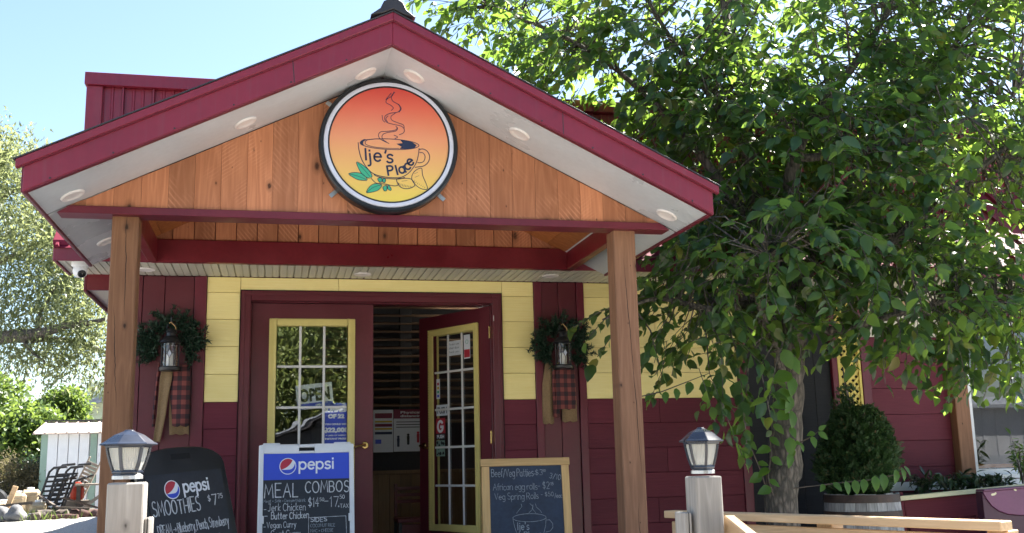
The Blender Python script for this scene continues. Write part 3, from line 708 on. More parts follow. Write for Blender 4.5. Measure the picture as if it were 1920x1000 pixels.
# sloped planes: local x along the slope from the ridge, local y into the picture
al = math.atan(SL)
PR = thing('porch_roof', None, None); PR.parent = B
for sgn in (-1, 1):
    S_tot = 1.815/math.cos(al)
    def slab(name, s0, s1, y0, y1, off0, off1, mat, bevel=.002):
        m = MB()
        def pt(s, y, o): return (G0+sgn*s*math.cos(al)-0*o, y, 3.079-s*math.sin(al)+o/math.cos(al))
        vs = [pt(s, y, o) for s in (s0, s1) for y in (y0, y1) for o in (off0, off1)]
        m.add(vs, [(0, 1, 3, 2), (4, 6, 7, 5), (0, 4, 5, 1), (2, 3, 7, 6), (0, 2, 6, 4), (1, 5, 7, 3)])
        return m.build(name, mat, PR, bevel=bevel)
    slab('soffit', 0, S_tot, -2.60, -2.076, 0, .008, M['soffit_white'], 0)
    slab('soffit', 1.50/math.cos(al), S_tot, -2.047, -.60, 0, .008, M['soffit_white'], 0)
    for i in range(11):                  # boards lining the ceiling between the beams
        slab('ceiling_board', .05+i*.148, .05+i*.148+.145, -1.965, -.642, .0, .012, M['cedar_ceiling'], .0015)
    slab('roof_deck', 0, S_tot+.01, -2.61, -.60, .02, .10, M['roof_dark'], 0)
    slab('roof_sheet', 0, S_tot+.035, -2.632, PY-.02, .142, .150, M['metal_maroon'], 0)
    # rake fascia: a wide lower board, a narrower trim standing proud above it
    def rake(name, zlo, zhi, y0, y1, dx, mat, bevel=.003, cut=None):
        a = (G0, 3.067+zlo); b = (G0+sgn*dx, 3.067+zlo-SL*dx); c = (G0+sgn*dx, 3.067+zhi-SL*dx); d = (G0, 3.067+zhi)
        return MB().prism([a, b, c, d], 'y', y0, y1).build(name, mat, PR, bevel=bevel)
    rake('fascia', .0, .133, -2.622, -2.602, 1.824, M['metal_maroon'])
    rake('fascia_lip', -.006, .006, -2.617, -2.582, 1.822, M['trim_maroon'], .001)
    rake('drip_edge', .131, .176, -2.644, -2.622, 1.858, M['metal_maroon'])
    rake('drip_edge_hem', .126, .1315, -2.636, -2.622, 1.853, M['trim_maroon'], .001)
    rake('roof_edge', .176, .184, -2.650, -2.61, 1.87, M['roof_dark'], .001)
    # eave edge
    xe = G0+sgn*1.815; zz = 3.067-SL*1.815
    e = MB().box(min(xe, xe+sgn*.022), max(xe, xe+sgn*.022), -2.60, -.61, zz-.003, zz+.15).build('eave_board', M['trim_maroon'], PR, bevel=.003)
    if sgn > 0: MB().prism([(G0+.95, 3.067-SL*.95), (G0+.954, 3.067-SL*.954), (G0+.954, 3.198-SL*.954), (G0+.95, 3.198-SL*.95)], 'y', -2.6235, -2.622).build('metal_seam', M['roof_dark'], PR)
    # joint in the rake metal
    if sgn < 0:
        MB().prism([(G0-.52, 3.067-SL*.52), (G0-.524, 3.067-SL*.524), (G0-.535, 3.198-SL*.535), (G0-.531, 3.198-SL*.531)], 'y', -2.6235, -2.622).build('metal_seam', M['roof_dark'], PR)
    # screws along the lip
scr = MB()
for sgn in (-1, 1):
    for i in range(6):
        dx = .25+i*.29; scr.lathe([(0, -.004), (.005, -.003), (.006, 0)], 6, 'y', (G0+sgn*dx, -2.622, 3.067-SL*dx+.012))
scr.build('screws', M['roof_dark'], PR, kind='stuff')
prof = [(-.20, -.075), (-.115, -.012), (-.085, .05), (-.03, .082), (.03, .082), (.085, .05), (.115, -.012), (.20, -.075), (.10, -.055), (0, -.01), (-.10, -.055)]
MB().prism([(G0+p[0]*.62, 3.262+p[1]*.66) for p in prof], 'y', -2.66, .3).build('ridge_cap', M['roof_dark'], PR, bevel=.003)

# ---- doors
fr = MB(); fr.box(-.999, -.925, -.03, .028, -.02, 2.119); fr.box(.925, .999, -.03, .028, -.02, 2.119); fr.box(-.9245, .9245, -.029, .028, 2.042, 2.119)
fr = fr.build('door_frame', M['trim_door'] if 'trim_door' in M else M['door_maroon'], B, bevel=.004)
for a, b, c, d_ in ((-.955, -.918, -.02, 2.035), (.918, .955, -.02, 2.035)): xbox('jamb', a, b, .0295, .16, c, d_, M['door_maroon'], fr)
xbox('jamb', -.917, .917, .0295, .16, 2.036, 2.08, M['door_maroon'], fr)
xbox('stop', -.985, -.965, -.036, -.0305, -.02, 2.10, M['door_maroon'], fr); xbox('stop', .965, .985, -.036, -.0305, -.02, 2.10, M['door_maroon'], fr); xbox('stop', -.963, .963, -.036, -.0305, 2.082, 2.10, M['door_maroon'], fr)
MB().box(-1.003, -.9995, -.031, .0, -.02, 2.124).box(.9995, 1.003, -.031, 0, -.02, 2.124).box(-1.003, 1.003, -.031, .0, 2.1195, 2.123).build('caulk_gap', M['dark_hole'], fr)
DW, GX0, GX1, GZ0, GZ1 = .908, .128, .767, .27, 1.911
def make_door(loc, rotz, flip):
    """local x from the hinge edge, outer face at y = 0; flip mirrors the leaf"""
    s = -1 if flip else 1
    e = bpy.data.objects.new('door', None); e.location = loc; e.rotation_euler = (0, 0, rotz); link(e, B)
    def bx(name, x0, x1, y0, y1, z0, z1, mat, par, bv=.002):
        xa, xb = sorted((s*x0, s*x1)); return xbox(name, xa, xb, y0, y1, z0, z1, mat, par, bv)
    m = MB()
    for (x0, x1, z0, z1) in ((0, GX0+.04, 0, 2.03), (GX1-.04, DW, 0, 2.03), (GX0+.04, GX1-.04, 0, GZ0+.04), (GX0+.04, GX1-.04, GZ1-.04, 2.03)):
        xa, xb = sorted((s*x0, s*x1)); m.box(xa, xb, 0, .044, z0, z1)
    m.build('leaf_panel', M['door_maroon'], e, bevel=0)
    for side, ya, yb in ((0, -.016, -.0005), (1, .0445, .058)):
        f = MB()
        for (x0, x1, z0, z1) in ((GX0, GX0+.052, GZ0, GZ1), (GX1-.052, GX1, GZ0, GZ1), (GX0+.052, GX1-.052, GZ0, GZ0+.052), (GX0+.052, GX1-.052, GZ1-.052, GZ1)):
            xa, xb = sorted((s*x0, s*x1)); f.box(xa, xb, ya, yb, z0, z1)
            ins = .018
        gf = f.build('glazing_frame', M['window_yellow'], e, bevel=.005)
        if side == 0:                    # rope-like beading round the frame
            bd = MB(); n = int((GZ1-GZ0)/.0135)
            for i in range(n):
                z = GZ0+(i+.5)*(GZ1-GZ0)/n
                for xx in (GX0+.004, GX1-.004):
                    xa, xb = sorted((s*(xx-.006), s*(xx+.006))); bd.box(xa, xb, -.0205, -.0165, z-.0045, z+.0045)
            n2 = int((GX1-GX0)/.0135)
            for i in range(n2):
                xx = GX0+(i+.5)*(GX1-GX0)/n2; xa, xb = sorted((s*(xx-.0045), s*(xx+.0045))); bd.box(xa, xb, -.0205, -.0165, GZ1-.010, GZ1+.002)
            bd.build('beading', M['window_yellow'], gf, kind='stuff')
            MB().box(*(sorted((s*(GX0+.020), s*(GX0+.024)))), -.0195, -.0165, GZ0+.02, GZ1-.02).box(*(sorted((s*(GX1-.024), s*(GX1-.020)))), -.0195, -.0165, GZ0+.02, GZ1-.02).build('ridge', M['window_yellow'], gf)
    gx0, gx1, gz0, gz1 = GX0+.052, GX1-.052, GZ0+.052, GZ1-.052
    for i in range(3):
        for j in range(5):
            xa = gx0+(gx1-gx0)*i/3; xb = gx0+(gx1-gx0)*(i+1)/3; za = gz0+(gz1-gz0)*j/5; zb = gz0+(gz1-gz0)*(j+1)/5
            q = cbox('pane', s*(xa+xb)/2, .022, (za+zb)/2, xb-xa-.001, .004, zb-za-.001, M['glass_dark'] if flip else M['glass'], e, bevel=0)
    for i in (1, 2):
        xx = gx0+(gx1-gx0)*i/3; bx('grille_bar', xx-.009, xx+.009, .006, .018, gz0, gz1, M['muntin'], e, .003)
    for j in range(1, 5):
        z = gz0+(gz1-gz0)*j/5; bx('grille_bar', gx0, gx1, .0065, .0175, z-.009, z+.009, M['muntin'], e, .003)
    h = MB().lathe([(0, -.012), (.024, -.011), (.028, -.006), (.029, 0)], 18, 'y')
    h.tube([(0, -.010, 0), (0, -.045, 0)], .009, 8); h.tube([(0, -.045, 0), (s*-.02, -.052, .002), (s*-.075, -.052, -.012), (s*-.10, -.048, -.020)], [.012, .011, .008, .007], 8)
    h.build('handle', M['brass'], e, (s*(DW-.06), 0, .955), smooth=True)
    return e
make_door((-.914, .032, 0), 0, False)
dr = make_door((.914, .045, 0), -R(60), True)
for z in (.25, 1.0, 1.82): xbox('hinge', .905, .918, .03, .044, z-.05, z+.05, M['brass'], fr, .002)
xbox('hinge_plate', .9285, .9365, -.0325, -.0303, 1.90, 1.945, M['steel'], fr, .001)

# ---- window at the right
wi = MB()
wi.box(5.095, 5.145, -.03, .1, .60, 1.95); wi.box(7.05, 7.1, -.03, .1, .60, 1.95); wi.box(5.145, 7.05, -.03, .1, 1.90, 1.95); wi.box(5.145, 7.05, -.03, .1, .60, .655)
wi = wi.build('window', M['white_plastic'], B, bevel=.004)
cbox('pane', 6.097, .03, 1.2775, 1.90, .006, 1.245, M['glass_window'], wi, bevel=0)
xbox('sill', 5.075, 7.15, -.10, -.031, .575, .61, M['white_plastic'], wi, .004)
xbox('window_post', 4.934, 5.072, -.10, .028, .52, 2.038, M['tan_post'] if 'tan_post' in M else M['post_right'], B, .005)
# ---- lattice beside the dark boards
la = MB().box(3.895, 3.915, -.03, -.008, .3, 2.19).box(4.088, 4.11, -.03, -.008, .3, 2.19).box(3.915, 4.088, -.03, -.008, .3, .33).box(3.915, 4.088, -.03, -.008, 2.15, 2.19)
la = la.build('lattice_panel', M['lattice_yellow'], B, bevel=.002)
x0, x1, z0, z1 = 3.915, 4.088, .33, 2.15
for d_, yy in ((1, -.024), (-1, -.017)):
    c = z0-(x1-x0)
    while c < z1+.2:
        za, zb = (c, c+(x1-x0)) if d_ > 0 else (c+(x1-x0), c)
        if min(za, zb) > z0-.02 and max(za, zb) < z1+.02:
            w2 = .0135
            poly = [(x0-4.0, za-w2-c), (x1-4.0, zb-w2-c), (x1-4.0, zb+w2-c), (x0-4.0, za+w2-c)]
            MB().prism(poly, 'y', yy, yy+.006).build('lattice_strip', M['lattice_yellow'], la, (4.0, 0, c))
        c += .062
xbox('lattice_backing', 3.90, 4.11, .012, .028, .3, 2.19, M['siding_black'], B, 0)
# ---- inside
xbox('interior_floor', XL+.1, XR-.1, .17, 8.9, -.06, -.02, M['old_wood'], B, 0)
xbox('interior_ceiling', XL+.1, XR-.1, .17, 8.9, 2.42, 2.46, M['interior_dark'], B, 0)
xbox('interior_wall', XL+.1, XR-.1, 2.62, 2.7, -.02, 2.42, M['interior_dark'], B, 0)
xbox('interior_side_wall', 2.45, 2.5, .17, 2.6, -.02, 2.42, M['shed_white'], B, 0)
wx = -.4
while wx < 2.4:
    cbox('wainscot_board', wx+.05, 1.75, .35, .098, .02, .74, M['wainscot'], B, bevel=.002); wx += .10
xbox('wainscot_cap', -.4, 2.44, 1.715, 1.78, .722, .755, M['wainscot'], B, .003)
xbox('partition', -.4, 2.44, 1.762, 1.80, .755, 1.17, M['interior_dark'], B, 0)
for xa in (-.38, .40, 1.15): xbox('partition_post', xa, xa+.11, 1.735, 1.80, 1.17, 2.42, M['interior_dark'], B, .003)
s0 = None
for i in range(15):
    z = 1.20+i*.0765
    if s0 is None: s0 = cbox('slat', .45, 1.765, z, 1.55, .09, .016, M['slat_wood'], B, (R(14), 0, 0), .002)
    else: copy_obj(s0, (.45, 1.765, z), B)

# ================================================================== THINGS ON THE BUILDING
# round sign
def sign():
    t = thing('shop_sign', 'round illuminated sign with steaming coffee cup on the wooden gable', 'sign', (-.116, -2.078, 2.636))
    t.scale = (1.005,)*3
    MB().lathe([(0, 0), (.385, 0), (.402, -.006), (.402, -.085), (.392, -.095), (.378, -.095), (.378, -.088), (0, -.088)], 72, 'y').build('rim', M['black_plastic'], t, smooth=True)
    MB().lathe([(.352, -.0885), (.352, -.098), (.362, -.101), (.373, -.098), (.377, -.0885)], 72, 'y').build('silver_ring', M['rim_light'], t, smooth=True)
    MB().lathe([(.343, -.0885), (.343, -.0965), (.3515, -.0965), (.3515, -.0885)], 72, 'y').build('inner_ring', M['black_plastic'], t)
    fc = MB().lathe([(0, -.0885), (0, -.0925), (.3435, -.0925), (.3435, -.0885)], 72, 'y').build('printed_face', M['sign_face'], t)
    k = .3435/424
    def q(p): return ((p[0]-534)*k, (491-p[1])*.3435/400)
    Y = -.0926
    def smooth(pts, closed=False):
        P = [q(p) for p in pts]; out = []
        n = len(P)
        rng = range(n if closed else n-1)
        for i in rng:
            p0, p1, p2, p3 = (P[(i-1) % n] if closed or i > 0 else P[i]), P[i], P[(i+1) % n], (P[(i+2) % n] if closed or i+2 < n else P[(i+1) % n])
            for s in range(5):
                u = s/5; out.append(tuple(.5*((2*p1[c])+(-p0[c]+p2[c])*u+(2*p0[c]-5*p1[c]+4*p2[c]-p3[c])*u*u+(-p0[c]+3*p1[c]-3*p2[c]+p3[c])*u**3) for c in (0, 1)))
        out.append(out[0] if closed else P[-1]); return out
    cnt = [0]
    def line(mb, pts, w=4.5, closed=False):
        cnt[0] += 1; stroke_strip(mb, smooth(pts, closed), w*k, Y-.00025*(cnt[0] % 6), .0006)
    cup = MB()
    line(cup, [(535+210*math.cos(a), 491+37*math.sin(a)) for a in [2*math.pi*i/20 for i in range(20)]], 5, True)
    line(cup, [(362, 480), (368, 500), (420, 514), (500, 520), (600, 518)], 4)
    line(cup, [(362, 480), (380, 468), (430, 460), (470, 458)], 4)
    line(cup, [(312, 490), (318, 540), (335, 600), (365, 650), (402, 690), (452, 712), (530, 723), (600, 722), (640, 708), (672, 685), (702, 650), (726, 610), (740, 560), (746, 512)], 5.5)
    line(cup, [(425, 708), (450, 720), (520, 731), (600, 731), (642, 718)], 5)
    line(cup, [(745, 520), (775, 514), (806, 530), (822, 565), (811, 605), (780, 632), (740, 641), (716, 645)], 6)
    line(cup, [(750, 541), (772, 541), (787, 558), (788, 580), (775, 604), (748, 612), (735, 610)], 5)
    cup.build('cup_drawing', M['navy_ink'], fc)
    fill = MB()
    for poly in ([(612, 458), (660, 461), (700, 472), (728, 490), (714, 508), (664, 520), (604, 520), (622, 506), (584, 486), (628, 480)],
                 [(352, 464), (330, 478), (326, 496), (342, 508), (356, 512), (345, 494), (350, 480), (372, 466)]):
        P = [q(p) for p in poly]; fill.prism(P, 'y', Y-.0022, Y+.0005)
    fill.build('coffee_shape', M['navy_ink'], fc)
    st = MB()
    for s in ([(566, 118), (552, 150), (517, 172), (510, 198), (540, 214), (562, 234), (546, 253)], [(546, 128), (524, 158), (508, 178)],
              [(572, 122), (550, 148), (556, 184), (598, 208), (612, 238), (592, 262), (536, 274), (500, 300), (512, 336), (562, 350), (618, 360), (641, 384), (632, 408), (604, 421)],
              [(600, 206), (618, 236), (602, 262)], [(481, 290), (486, 322), (500, 337)], [(576, 270), (546, 294), (551, 320), (590, 336), (632, 350), (640, 372)],
              [(524, 292), (508, 312), (520, 336)],
              [(580, 362), (588, 375), (574, 390), (520, 401), (472, 407), (455, 432), (472, 460), (530, 486)], [(592, 372), (580, 396), (512, 412), (482, 432), (486, 460), (512, 476)], [(566, 426), (592, 438), (572, 451)]):
        line(st, s, 4.4)
    st.build('steam_drawing', M['navy_ink'], fc)
    lv = MB(); lo = MB()
    for P in ([(303, 625), (350, 648), (395, 688), (410, 722), (380, 732), (338, 702), (314, 665)], [(248, 708), (300, 698), (345, 708), (377, 746), (320, 748), (280, 732)],
              [(372, 832), (395, 790), (430, 770), (478, 776), (458, 810), (420, 826)], [(450, 735), (475, 728), (480, 750), (464, 760)], [(490, 730), (507, 740), (500, 760), (484, 754)],
              [(488, 792), (512, 779), (514, 812), (496, 816)], [(525, 775), (546, 800), (540, 813), (521, 800)]):
        lv.prism([q(p) for p in P], 'y', Y-.0016, Y+.0005); line(lo, P, 4, True)
    line(lo, [(310, 632), (350, 672), (396, 722)], 3); line(lo, [(256, 710), (310, 722), (366, 742)], 3); line(lo, [(376, 828), (420, 796), (470, 778)], 3)
    line(lo, [(405, 735), (440, 765), (500, 770), (560, 780), (590, 776), (598, 760)], 4.5)
    lv.build('leaf_shapes', M['green_ink'], fc)
    o = lo.build('leaf_outlines', M['navy_ink'], fc, (0, -.0012, 0))
    pa = MB()
    line(pa, [(585, 735), (640, 725), (690, 730), (713, 770), (680, 792), (640, 796), (605, 780)], 5, True)
    line(pa, [(762, 650), (771, 700), (805, 786), (770, 795), (730, 776), (700, 745), (693, 710), (716, 670)], 5, True)
    for i in range(9): line(pa, [(602+i*11, 778+i*1.6), (606+i*11, 762+i*2)], 2)
    for i in range(7): line(pa, [(704+i*13, 750+i*6), (714+i*12, 738+i*7)], 2)
    for P in ([(712, 690), (735, 680)], [(715, 715), (745, 702)], [(620, 745), (660, 740)]): line(pa, P, 2)
    pa.build('pastry_drawing', M['navy_ink'], fc)
    tx = MB(); cnt2 = 0
    for c, cx, cz, h, rot in (('I', 366, 607, 82, 4), ('j', 386, 618, 92, 6), ('e', 424, 614, 96, 2), ("'", 488, 612, 82, -12), ('s', 514, 619, 96, -2),
                              ('P', 526, 707, 66, 9), ('l', 590, 700, 66, 14), ('a', 610, 694, 76, 18), ('c', 655, 668, 72, 26), ('e', 683, 640, 76, 42)):
        P0 = q((cx, cz)); write(tx, c, P0[0], P0[1], h*k, 13*k, Y-.0002*(cnt2 % 4), rot=R(rot)); cnt2 += 1
    tx.build('lettering', M['navy_ink'], fc)
    for a in (-42, 222, 143):
        c = MB().box(-.012, .012, -.008, 0, 0, .05).box(-.006, .006, -.011, -.008, .018, .03)
        c.build('mounting_clip', M['steel'], t, (math.cos(R(a))*.396, .004, math.sin(R(a))*.396), (0, R(90-a), 0), .001)
sign()

# recessed lights under the roof slopes and the eave
def light_at(p, n, label):
    n = Vector(n).normalized()
    t = thing('soffit_light', label, 'light', p, 0, 'round white lights in the porch and eave soffits')
    t.rotation_mode = 'QUATERNION'; t.rotation_quaternion = n.to_track_quat('Z', 'X')
    MB().lathe([(.037, .005), (.048, .011), (.060, .009), (.066, .002), (.066, -.004), (.037, -.004)], 32, close=True).build('trim_ring', M['white_lamp'], t, smooth=True)
    MB().lathe([(0, .004), (.037, .005), (.037, .0), (0, 0)], 32).build('lens', M['white_lamp2'] if 'white_lamp2' in M else M['white_lamp'], t)
def slope_hit(u, v, sgn):
    r = ray(u, v); n = Vector((sgn*SL, 0, 1)); p0 = Vector((G0, 0, 3.079)); return CAMP+r*((p0-CAMP).dot(n)/r.dot(n)), Vector((-sgn*SL, 0, -1))
for u, v, sg, lb in ((136, 366, -1, 'round soffit light at the lower left end of the gable overhang'), (460, 230, -1, 'round soffit light halfway up the left gable overhang'),
                     (686, 138, -1, 'round soffit light left of the ridge above the round sign'), (776, 143, 1, 'round soffit light right of the ridge above the round sign'),
                     (974, 251, 1, 'round soffit light halfway down the right gable overhang'), (1250, 403, 1, 'round soffit light at the lower right end of the gable overhang'),
                     (200, 452, -1, 'round soffit light half hidden behind the left porch post')):
    p, n = slope_hit(u, v, sg); light_at(p, n, lb)
for u, v, lb in ((274, 505, 'round eave light just right of the left porch post'), (680, 514, 'round eave light above the middle of the double doors'), (1032, 517, 'round eave light above the wreath right of the doors')):
    r = ray(u, v); p = CAMP+r*((EAVE_Z+.003-CAMP.z)/r.z); light_at(p, (0, 0, -1), lb)

# security camera under the left eave
t = thing('security_camera', 'white dome security camera under the left eave corner', 'camera', (-2.06, -.47, 2.222)); t.scale = (1.0,)*3
MB().lathe([(0, 0), (.060, 0), (.060, -.022), (.052, -.030), (0, -.030)], 24).build('base', M['white_plastic'], t, smooth=True)
MB().lathe([(0, -.055), (.025, -.050), (.043, -.033), (.050, -.008), (.045, .02), (.03, .037), (0, .045)], 24).build('ball', M['white_plastic'], t, (0, 0, -.052), smooth=True)
MB().lathe([(0, .004), (.022, .004), (.027, .0), (.030, -.012), (.0, -.012)], 20).build('lens', M['black_plastic'], t, (.018, -.034, -.084), (R(118), 0, R(28)), smooth=True)

# ---- wreaths with lanterns and ribbons
def wreath(x, y, z, label, seed, arms):
    rs = np.random.RandomState(seed); t = thing('wreath', label, 'wreath', (x, y, z), 0, 'fir wreaths either side of the doors')
    P, D, N, L = [], [], [], []; tw = MB()
    tw.tube([(math.cos(a)*.155, -.02, math.sin(a)*.155) for a in np.linspace(R(-50), R(230), 24)], .006, 5)
    for a0, a1, n in arms:
        for i in range(n):
            a = R(rs.uniform(a0, a1)); r = .142+rs.normal(0, .034); base = np.array([math.cos(a)*r, -.025+rs.uniform(-.02, .01), math.sin(a)*r])
            out = np.array([math.cos(a)*.8, -.45, math.sin(a)*.8])+np.array([-math.sin(a), 0, math.cos(a)])*rs.uniform(-.9, .9)+rs.normal(0, .25, 3)
            out /= np.linalg.norm(out); ln = rs.uniform(.045, .095)
            tw.tube([base, base+out*ln], .0018, 3, False)
            m = 30
            for k in range(m):
                s = (k+.5)/m; d = out*.55+rs.normal(0, .55, 3); d /= np.linalg.norm(d)
                P.append(base+out*ln*s); D.append(d); N.append(rs.normal(0, 1, 3)); L.append(rs.uniform(.022, .042))
    leaves_mesh('needles', P, D, N, L, np.full(len(P), .0085), M['fir'], t, 'lance')['kind'] = 'stuff'
    tw.build('twigs', M['log'], t)
    return t
def ribbon(name, mat, parent, pts, w, seed, thick=.0015):
    """hanging cloth strip: centre line of (x, y, z), folded a little across its width"""
    rs = random.Random(seed); ph = rs.uniform(0, 6); m = 7; vs = []; fs = []; n = len(pts)
    for i, (x, y, z, ww) in enumerate(pts):
        for j in range(m):
            s = j/(m-1)-.5; vs.append((x+s*ww, y-.010*math.sin(s*5.2+ph)-.006*math.sin(i*1.3+ph), z+(.006*math.sin(j*2.1+ph) if i == n-1 else 0)))
    for i in range(n-1):
        for j in range(m-1): fs.append((i*m+j, i*m+j+1, (i+1)*m+j+1, (i+1)*m+j))
    o = me_obj(name, vs, fs, mat, parent, smooth=True); md = o.modifiers.new('thickness', 'SOLIDIFY'); md.thickness = thick; return o
def lantern(x, y, z, label):
    t = thing('lantern', label, 'lantern', (x, y, z), 0, 'black lanterns hung over the wreaths')
    MB().lathe([(0, 0), (.070, 0), (.074, .006), (.074, .026), (.066, .032), (0, .032)], 20).build('base', M['black_metal'], t, smooth=True)
    MB().lathe([(.057, .032), (.057, .200)], 20).build('glass', M['clear_glass'], t, smooth=True)
    MB().lathe([(0, .198), (.066, .198), (.076, .206), (.074, .214), (.050, .240), (.034, .252), (.032, .275), (.040, .281), (.036, .292), (.022, .305), (0, .312)], 20).build('hood', M['black_metal'], t, smooth=True)
    for k in range(6):
        a = 2*math.pi*k/6; MB().tube([(math.cos(a)*.060, math.sin(a)*.060, .030), (math.cos(a)*.060, math.sin(a)*.060, .200)], .0035, 5).build('rib', M['black_metal'], t)
    MB().lathe([(0, .033), (.026, .033), (.026, .12), (.02, .126), (0, .122)], 14).build('candle', M['white_lamp'], t, smooth=True)
    d = MB().tube([(0, -.0625, .155), (.017, -.0625, .122), (0, -.0625, .089), (-.017, -.0625, .122), (0, -.0625, .155)], .0028, 5)
    d.tube([(0, -.0625, .197), (0, -.0625, .155)], .0022, 4).tube([(0, -.0625, .089), (0, -.0625, .034)], .0022, 4); d.build('diamond', M['black_metal'], t)
    MB().prism([(0, .150), (.014, .122), (0, .094), (-.014, .122)], 'y', -.0605, -.0585).build('bevelled_pane', M['rim_light'], t)
    r = MB().tube([(math.cos(a)*.030, 0, .312+math.sin(a)*.042) for a in np.linspace(-.2, math.pi+.2, 12)], .003, 5); r.build('ring_handle', M['black_metal'], t)
    MB().tube([(-.012, -.01, .345), (-.002, -.02, .352), (.03, -.02, .318), (.034, -.01, .300)], .0035, 5).build('twine', M['frame_wood'], t)
    MB().tube([(0, .10, .40), (0, .02, .40), (0, -.005, .385), (0, -.005, .352), (0, .012, .345)], .006, 6).build('hook', M['black_metal'], t)
    return t
pL = atY(318, 645, -.06); pR = atY(1053, 645, -.06)
w1 = wreath(pL.x+.005, -.035, pL.z, 'drooping fir wreath with burlap and plaid ribbons beside the left post', 3, [(10, 175, 84), (-40, 30, 46), (160, 222, 52)])
w2 = wreath(pR.x, -.035, pR.z-.005, 'rounder fir wreath with plaid and burlap tails right of the doors', 9, [(-20, 190, 112), (180, 232, 38), (-50, -15, 20)])
def rb(pairs, y): return [(atY(u, v, -.06).x, y+dy, atY(u, v, -.06).z, w) for (u, v, w, dy) in pairs]
def local(t, pts): return [(x-t.location.x, y-t.location.y, z-t.location.z, w) for x, y, z, w in pts]
ribbon('burlap_tail', M['burlap'], w1, local(w1, rb([(316, 680, .075, 0), (312, 710, .085, -.01), (307, 745, .07, 0), (303, 780, .062, -.01), (298, 805, .058, 0), (294, 829, .05, 0)], -.075)), 1, 2)
ribbon('plaid_tail', M['plaid'], w1, local(w1, rb([(299, 680, .02, 0), (295, 710, .022, 0), (291, 745, .022, 0), (288, 775, .022, 0), (287, 800, .022, 0)], -.055)), 1, 3)
ribbon('burlap_tail', M['burlap'], w1, local(w1, rb([(335, 690, .13, 0), (336, 730, .135, 0), (336, 775, .14, 0), (336, 815, .135, 0)], -.050)), 1, 5)
ribbon('plaid_tail', M['plaid'], w1, local(w1, rb([(337, 685, .145, 0), (338, 715, .15, 0), (338, 745, .14, -.008), (339, 775, .128, 0), (339, 800, .118, 0)], -.085)), 1, 8)
ribbon('burlap_tail', M['burlap'], w2, local(w2, rb([(1030, 680, .06, 0), (1028, 720, .09, 0), (1029, 760, .095, 0), (1030, 795, .09, 0)], -.05)), 1, 4)
ribbon('burlap_tail', M['burlap'], w2, local(w2, rb([(1065, 700, .11, 0), (1068, 745, .12, 0), (1070, 791, .125, 0)], -.05)), 1, 7)
ribbon('plaid_tail', M['plaid'], w2, local(w2, rb([(1058, 685, .15, 0), (1059, 715, .165, 0), (1060, 745, .17, -.006), (1059, 768, .165, 0)], -.085)), 1, 9)
ribbon('plaid_tail', M['plaid'], w2, local(w2, rb([(1040, 690, .05, 0), (1041, 730, .05, 0), (1044, 783, .055, 0)], -.07)), 1, 11)
p = atY(318, 696, -.15); lantern(p.x, -.15, p.z, 'black lantern with diamond pane on the left wreath')
p = atY(1057, 692, -.15); lantern(p.x, -.15, p.z, 'black lantern on the right wreath near the leaves')

# ---- notices on the glass and inside
def notice(name, label, u0, v0, u1, v1, Y, mat, cat='notice', group=None, th=.002):
    a, b = atY(u0, v0, Y), atY(u1, v1, Y); w, h = b.x-a.x, a.z-b.z
    t = thing(name, label, cat, ((a.x+b.x)/2, Y, (a.z+b.z)/2), 0, group)
    s = MB().box(-w/2, w/2, -th, 0, -h/2, h/2).build('sheet', mat, t)
    return t, w, h, s
YG = .048
t, w, h, s = notice('open_sign', 'white and blue open sign tilted behind the left door glass', 556, 720, 624, 766, YG+.016, M['white_print'], 'sign')
t.rotation_euler = (0, -R(6), 0)
MB().box(-w/2+.012, w/2-.012, -.0028, -.002, -h/2+.05, h/2-.016).build('white_field', M['white_print'], t)
MB().box(-w/2+.004, w/2-.004, -.0034, -.0028, -h/2+.004, -h/2+.045).build('blue_strip', M['blue_print'], t)
type_mesh('lettering', 'OPEN', -w/2+.022, -h/2+.062, h*.50, M['black_plastic'], t, -.0045, w-.044, .006)
type_mesh('small_print', 'OPEN 7', .0, -h/2+.018, .016, M['white_print'], t, -.005, .06, .001)
t, w, h, s = notice('sale_poster', 'blue summer prize poster behind the left door glass', 606, 756, 655, 838, YG+.010, M['blue_print'], 'poster')
for txt, f, hh, bo, ww in (('SUMMER', .80, .13, .003, .95), ('OF 22', .655, .11, .003, .62), ('YOU COULD WIN', .50, .045, .001, .85), ('$22,000', .34, .12, .003, .93), ('+ 1,000s OF WEEKLY', .25, .035, .0005, .8), ('INSTANT PRIZES', .17, .045, .001, .85)):
    type_mesh('lettering', txt, -w*ww/2, -h/2+f*h, h*hh*.8, M['white_print'], t, -.004, w*ww, bo)
# stickers on the open door: placed in the door's own frame, x from the hinge (negative), outer face at y = 0
def on_door(name, label, x0, x1, z0, z1, mat, cat, y=.0195):
    Mx = dr.matrix_basis if False else Matrix.Translation(dr.location) @ Euler(dr.rotation_euler).to_matrix().to_4x4()
    t = thing(name, label, cat); t.location = Mx @ Vector(((x0+x1)/2, y, (z0+z1)/2)); t.rotation_euler = dr.rotation_euler
    w, h = x1-x0, z1-z0; MB().box(-w/2, w/2, -.0012, 0, -h/2, h/2).build('sheet', mat, t); return t, w, h
XG0, XG1 = -(GX1-.052), -(GX0+.052)     # free-edge side ... hinge side
t, w, h = on_door('push_sign', 'small white push label on the open door glass', XG0+.01, XG0+.155, 1.195, 1.285, M['paper'], 'label')
type_mesh('lettering', 'PUSH', -w/2+.012, -h/2+.018, h*.62, M['black_plastic'], t, -.002, w-.024, .001)
t, w, h = on_door('push_sticker', 'red and black push sticker with a bolt letter on the open door', XG0+.004, XG0+.122, 1.00, 1.175, M['red_g'] if 'red_g' in M else M['red_print'], 'sticker')
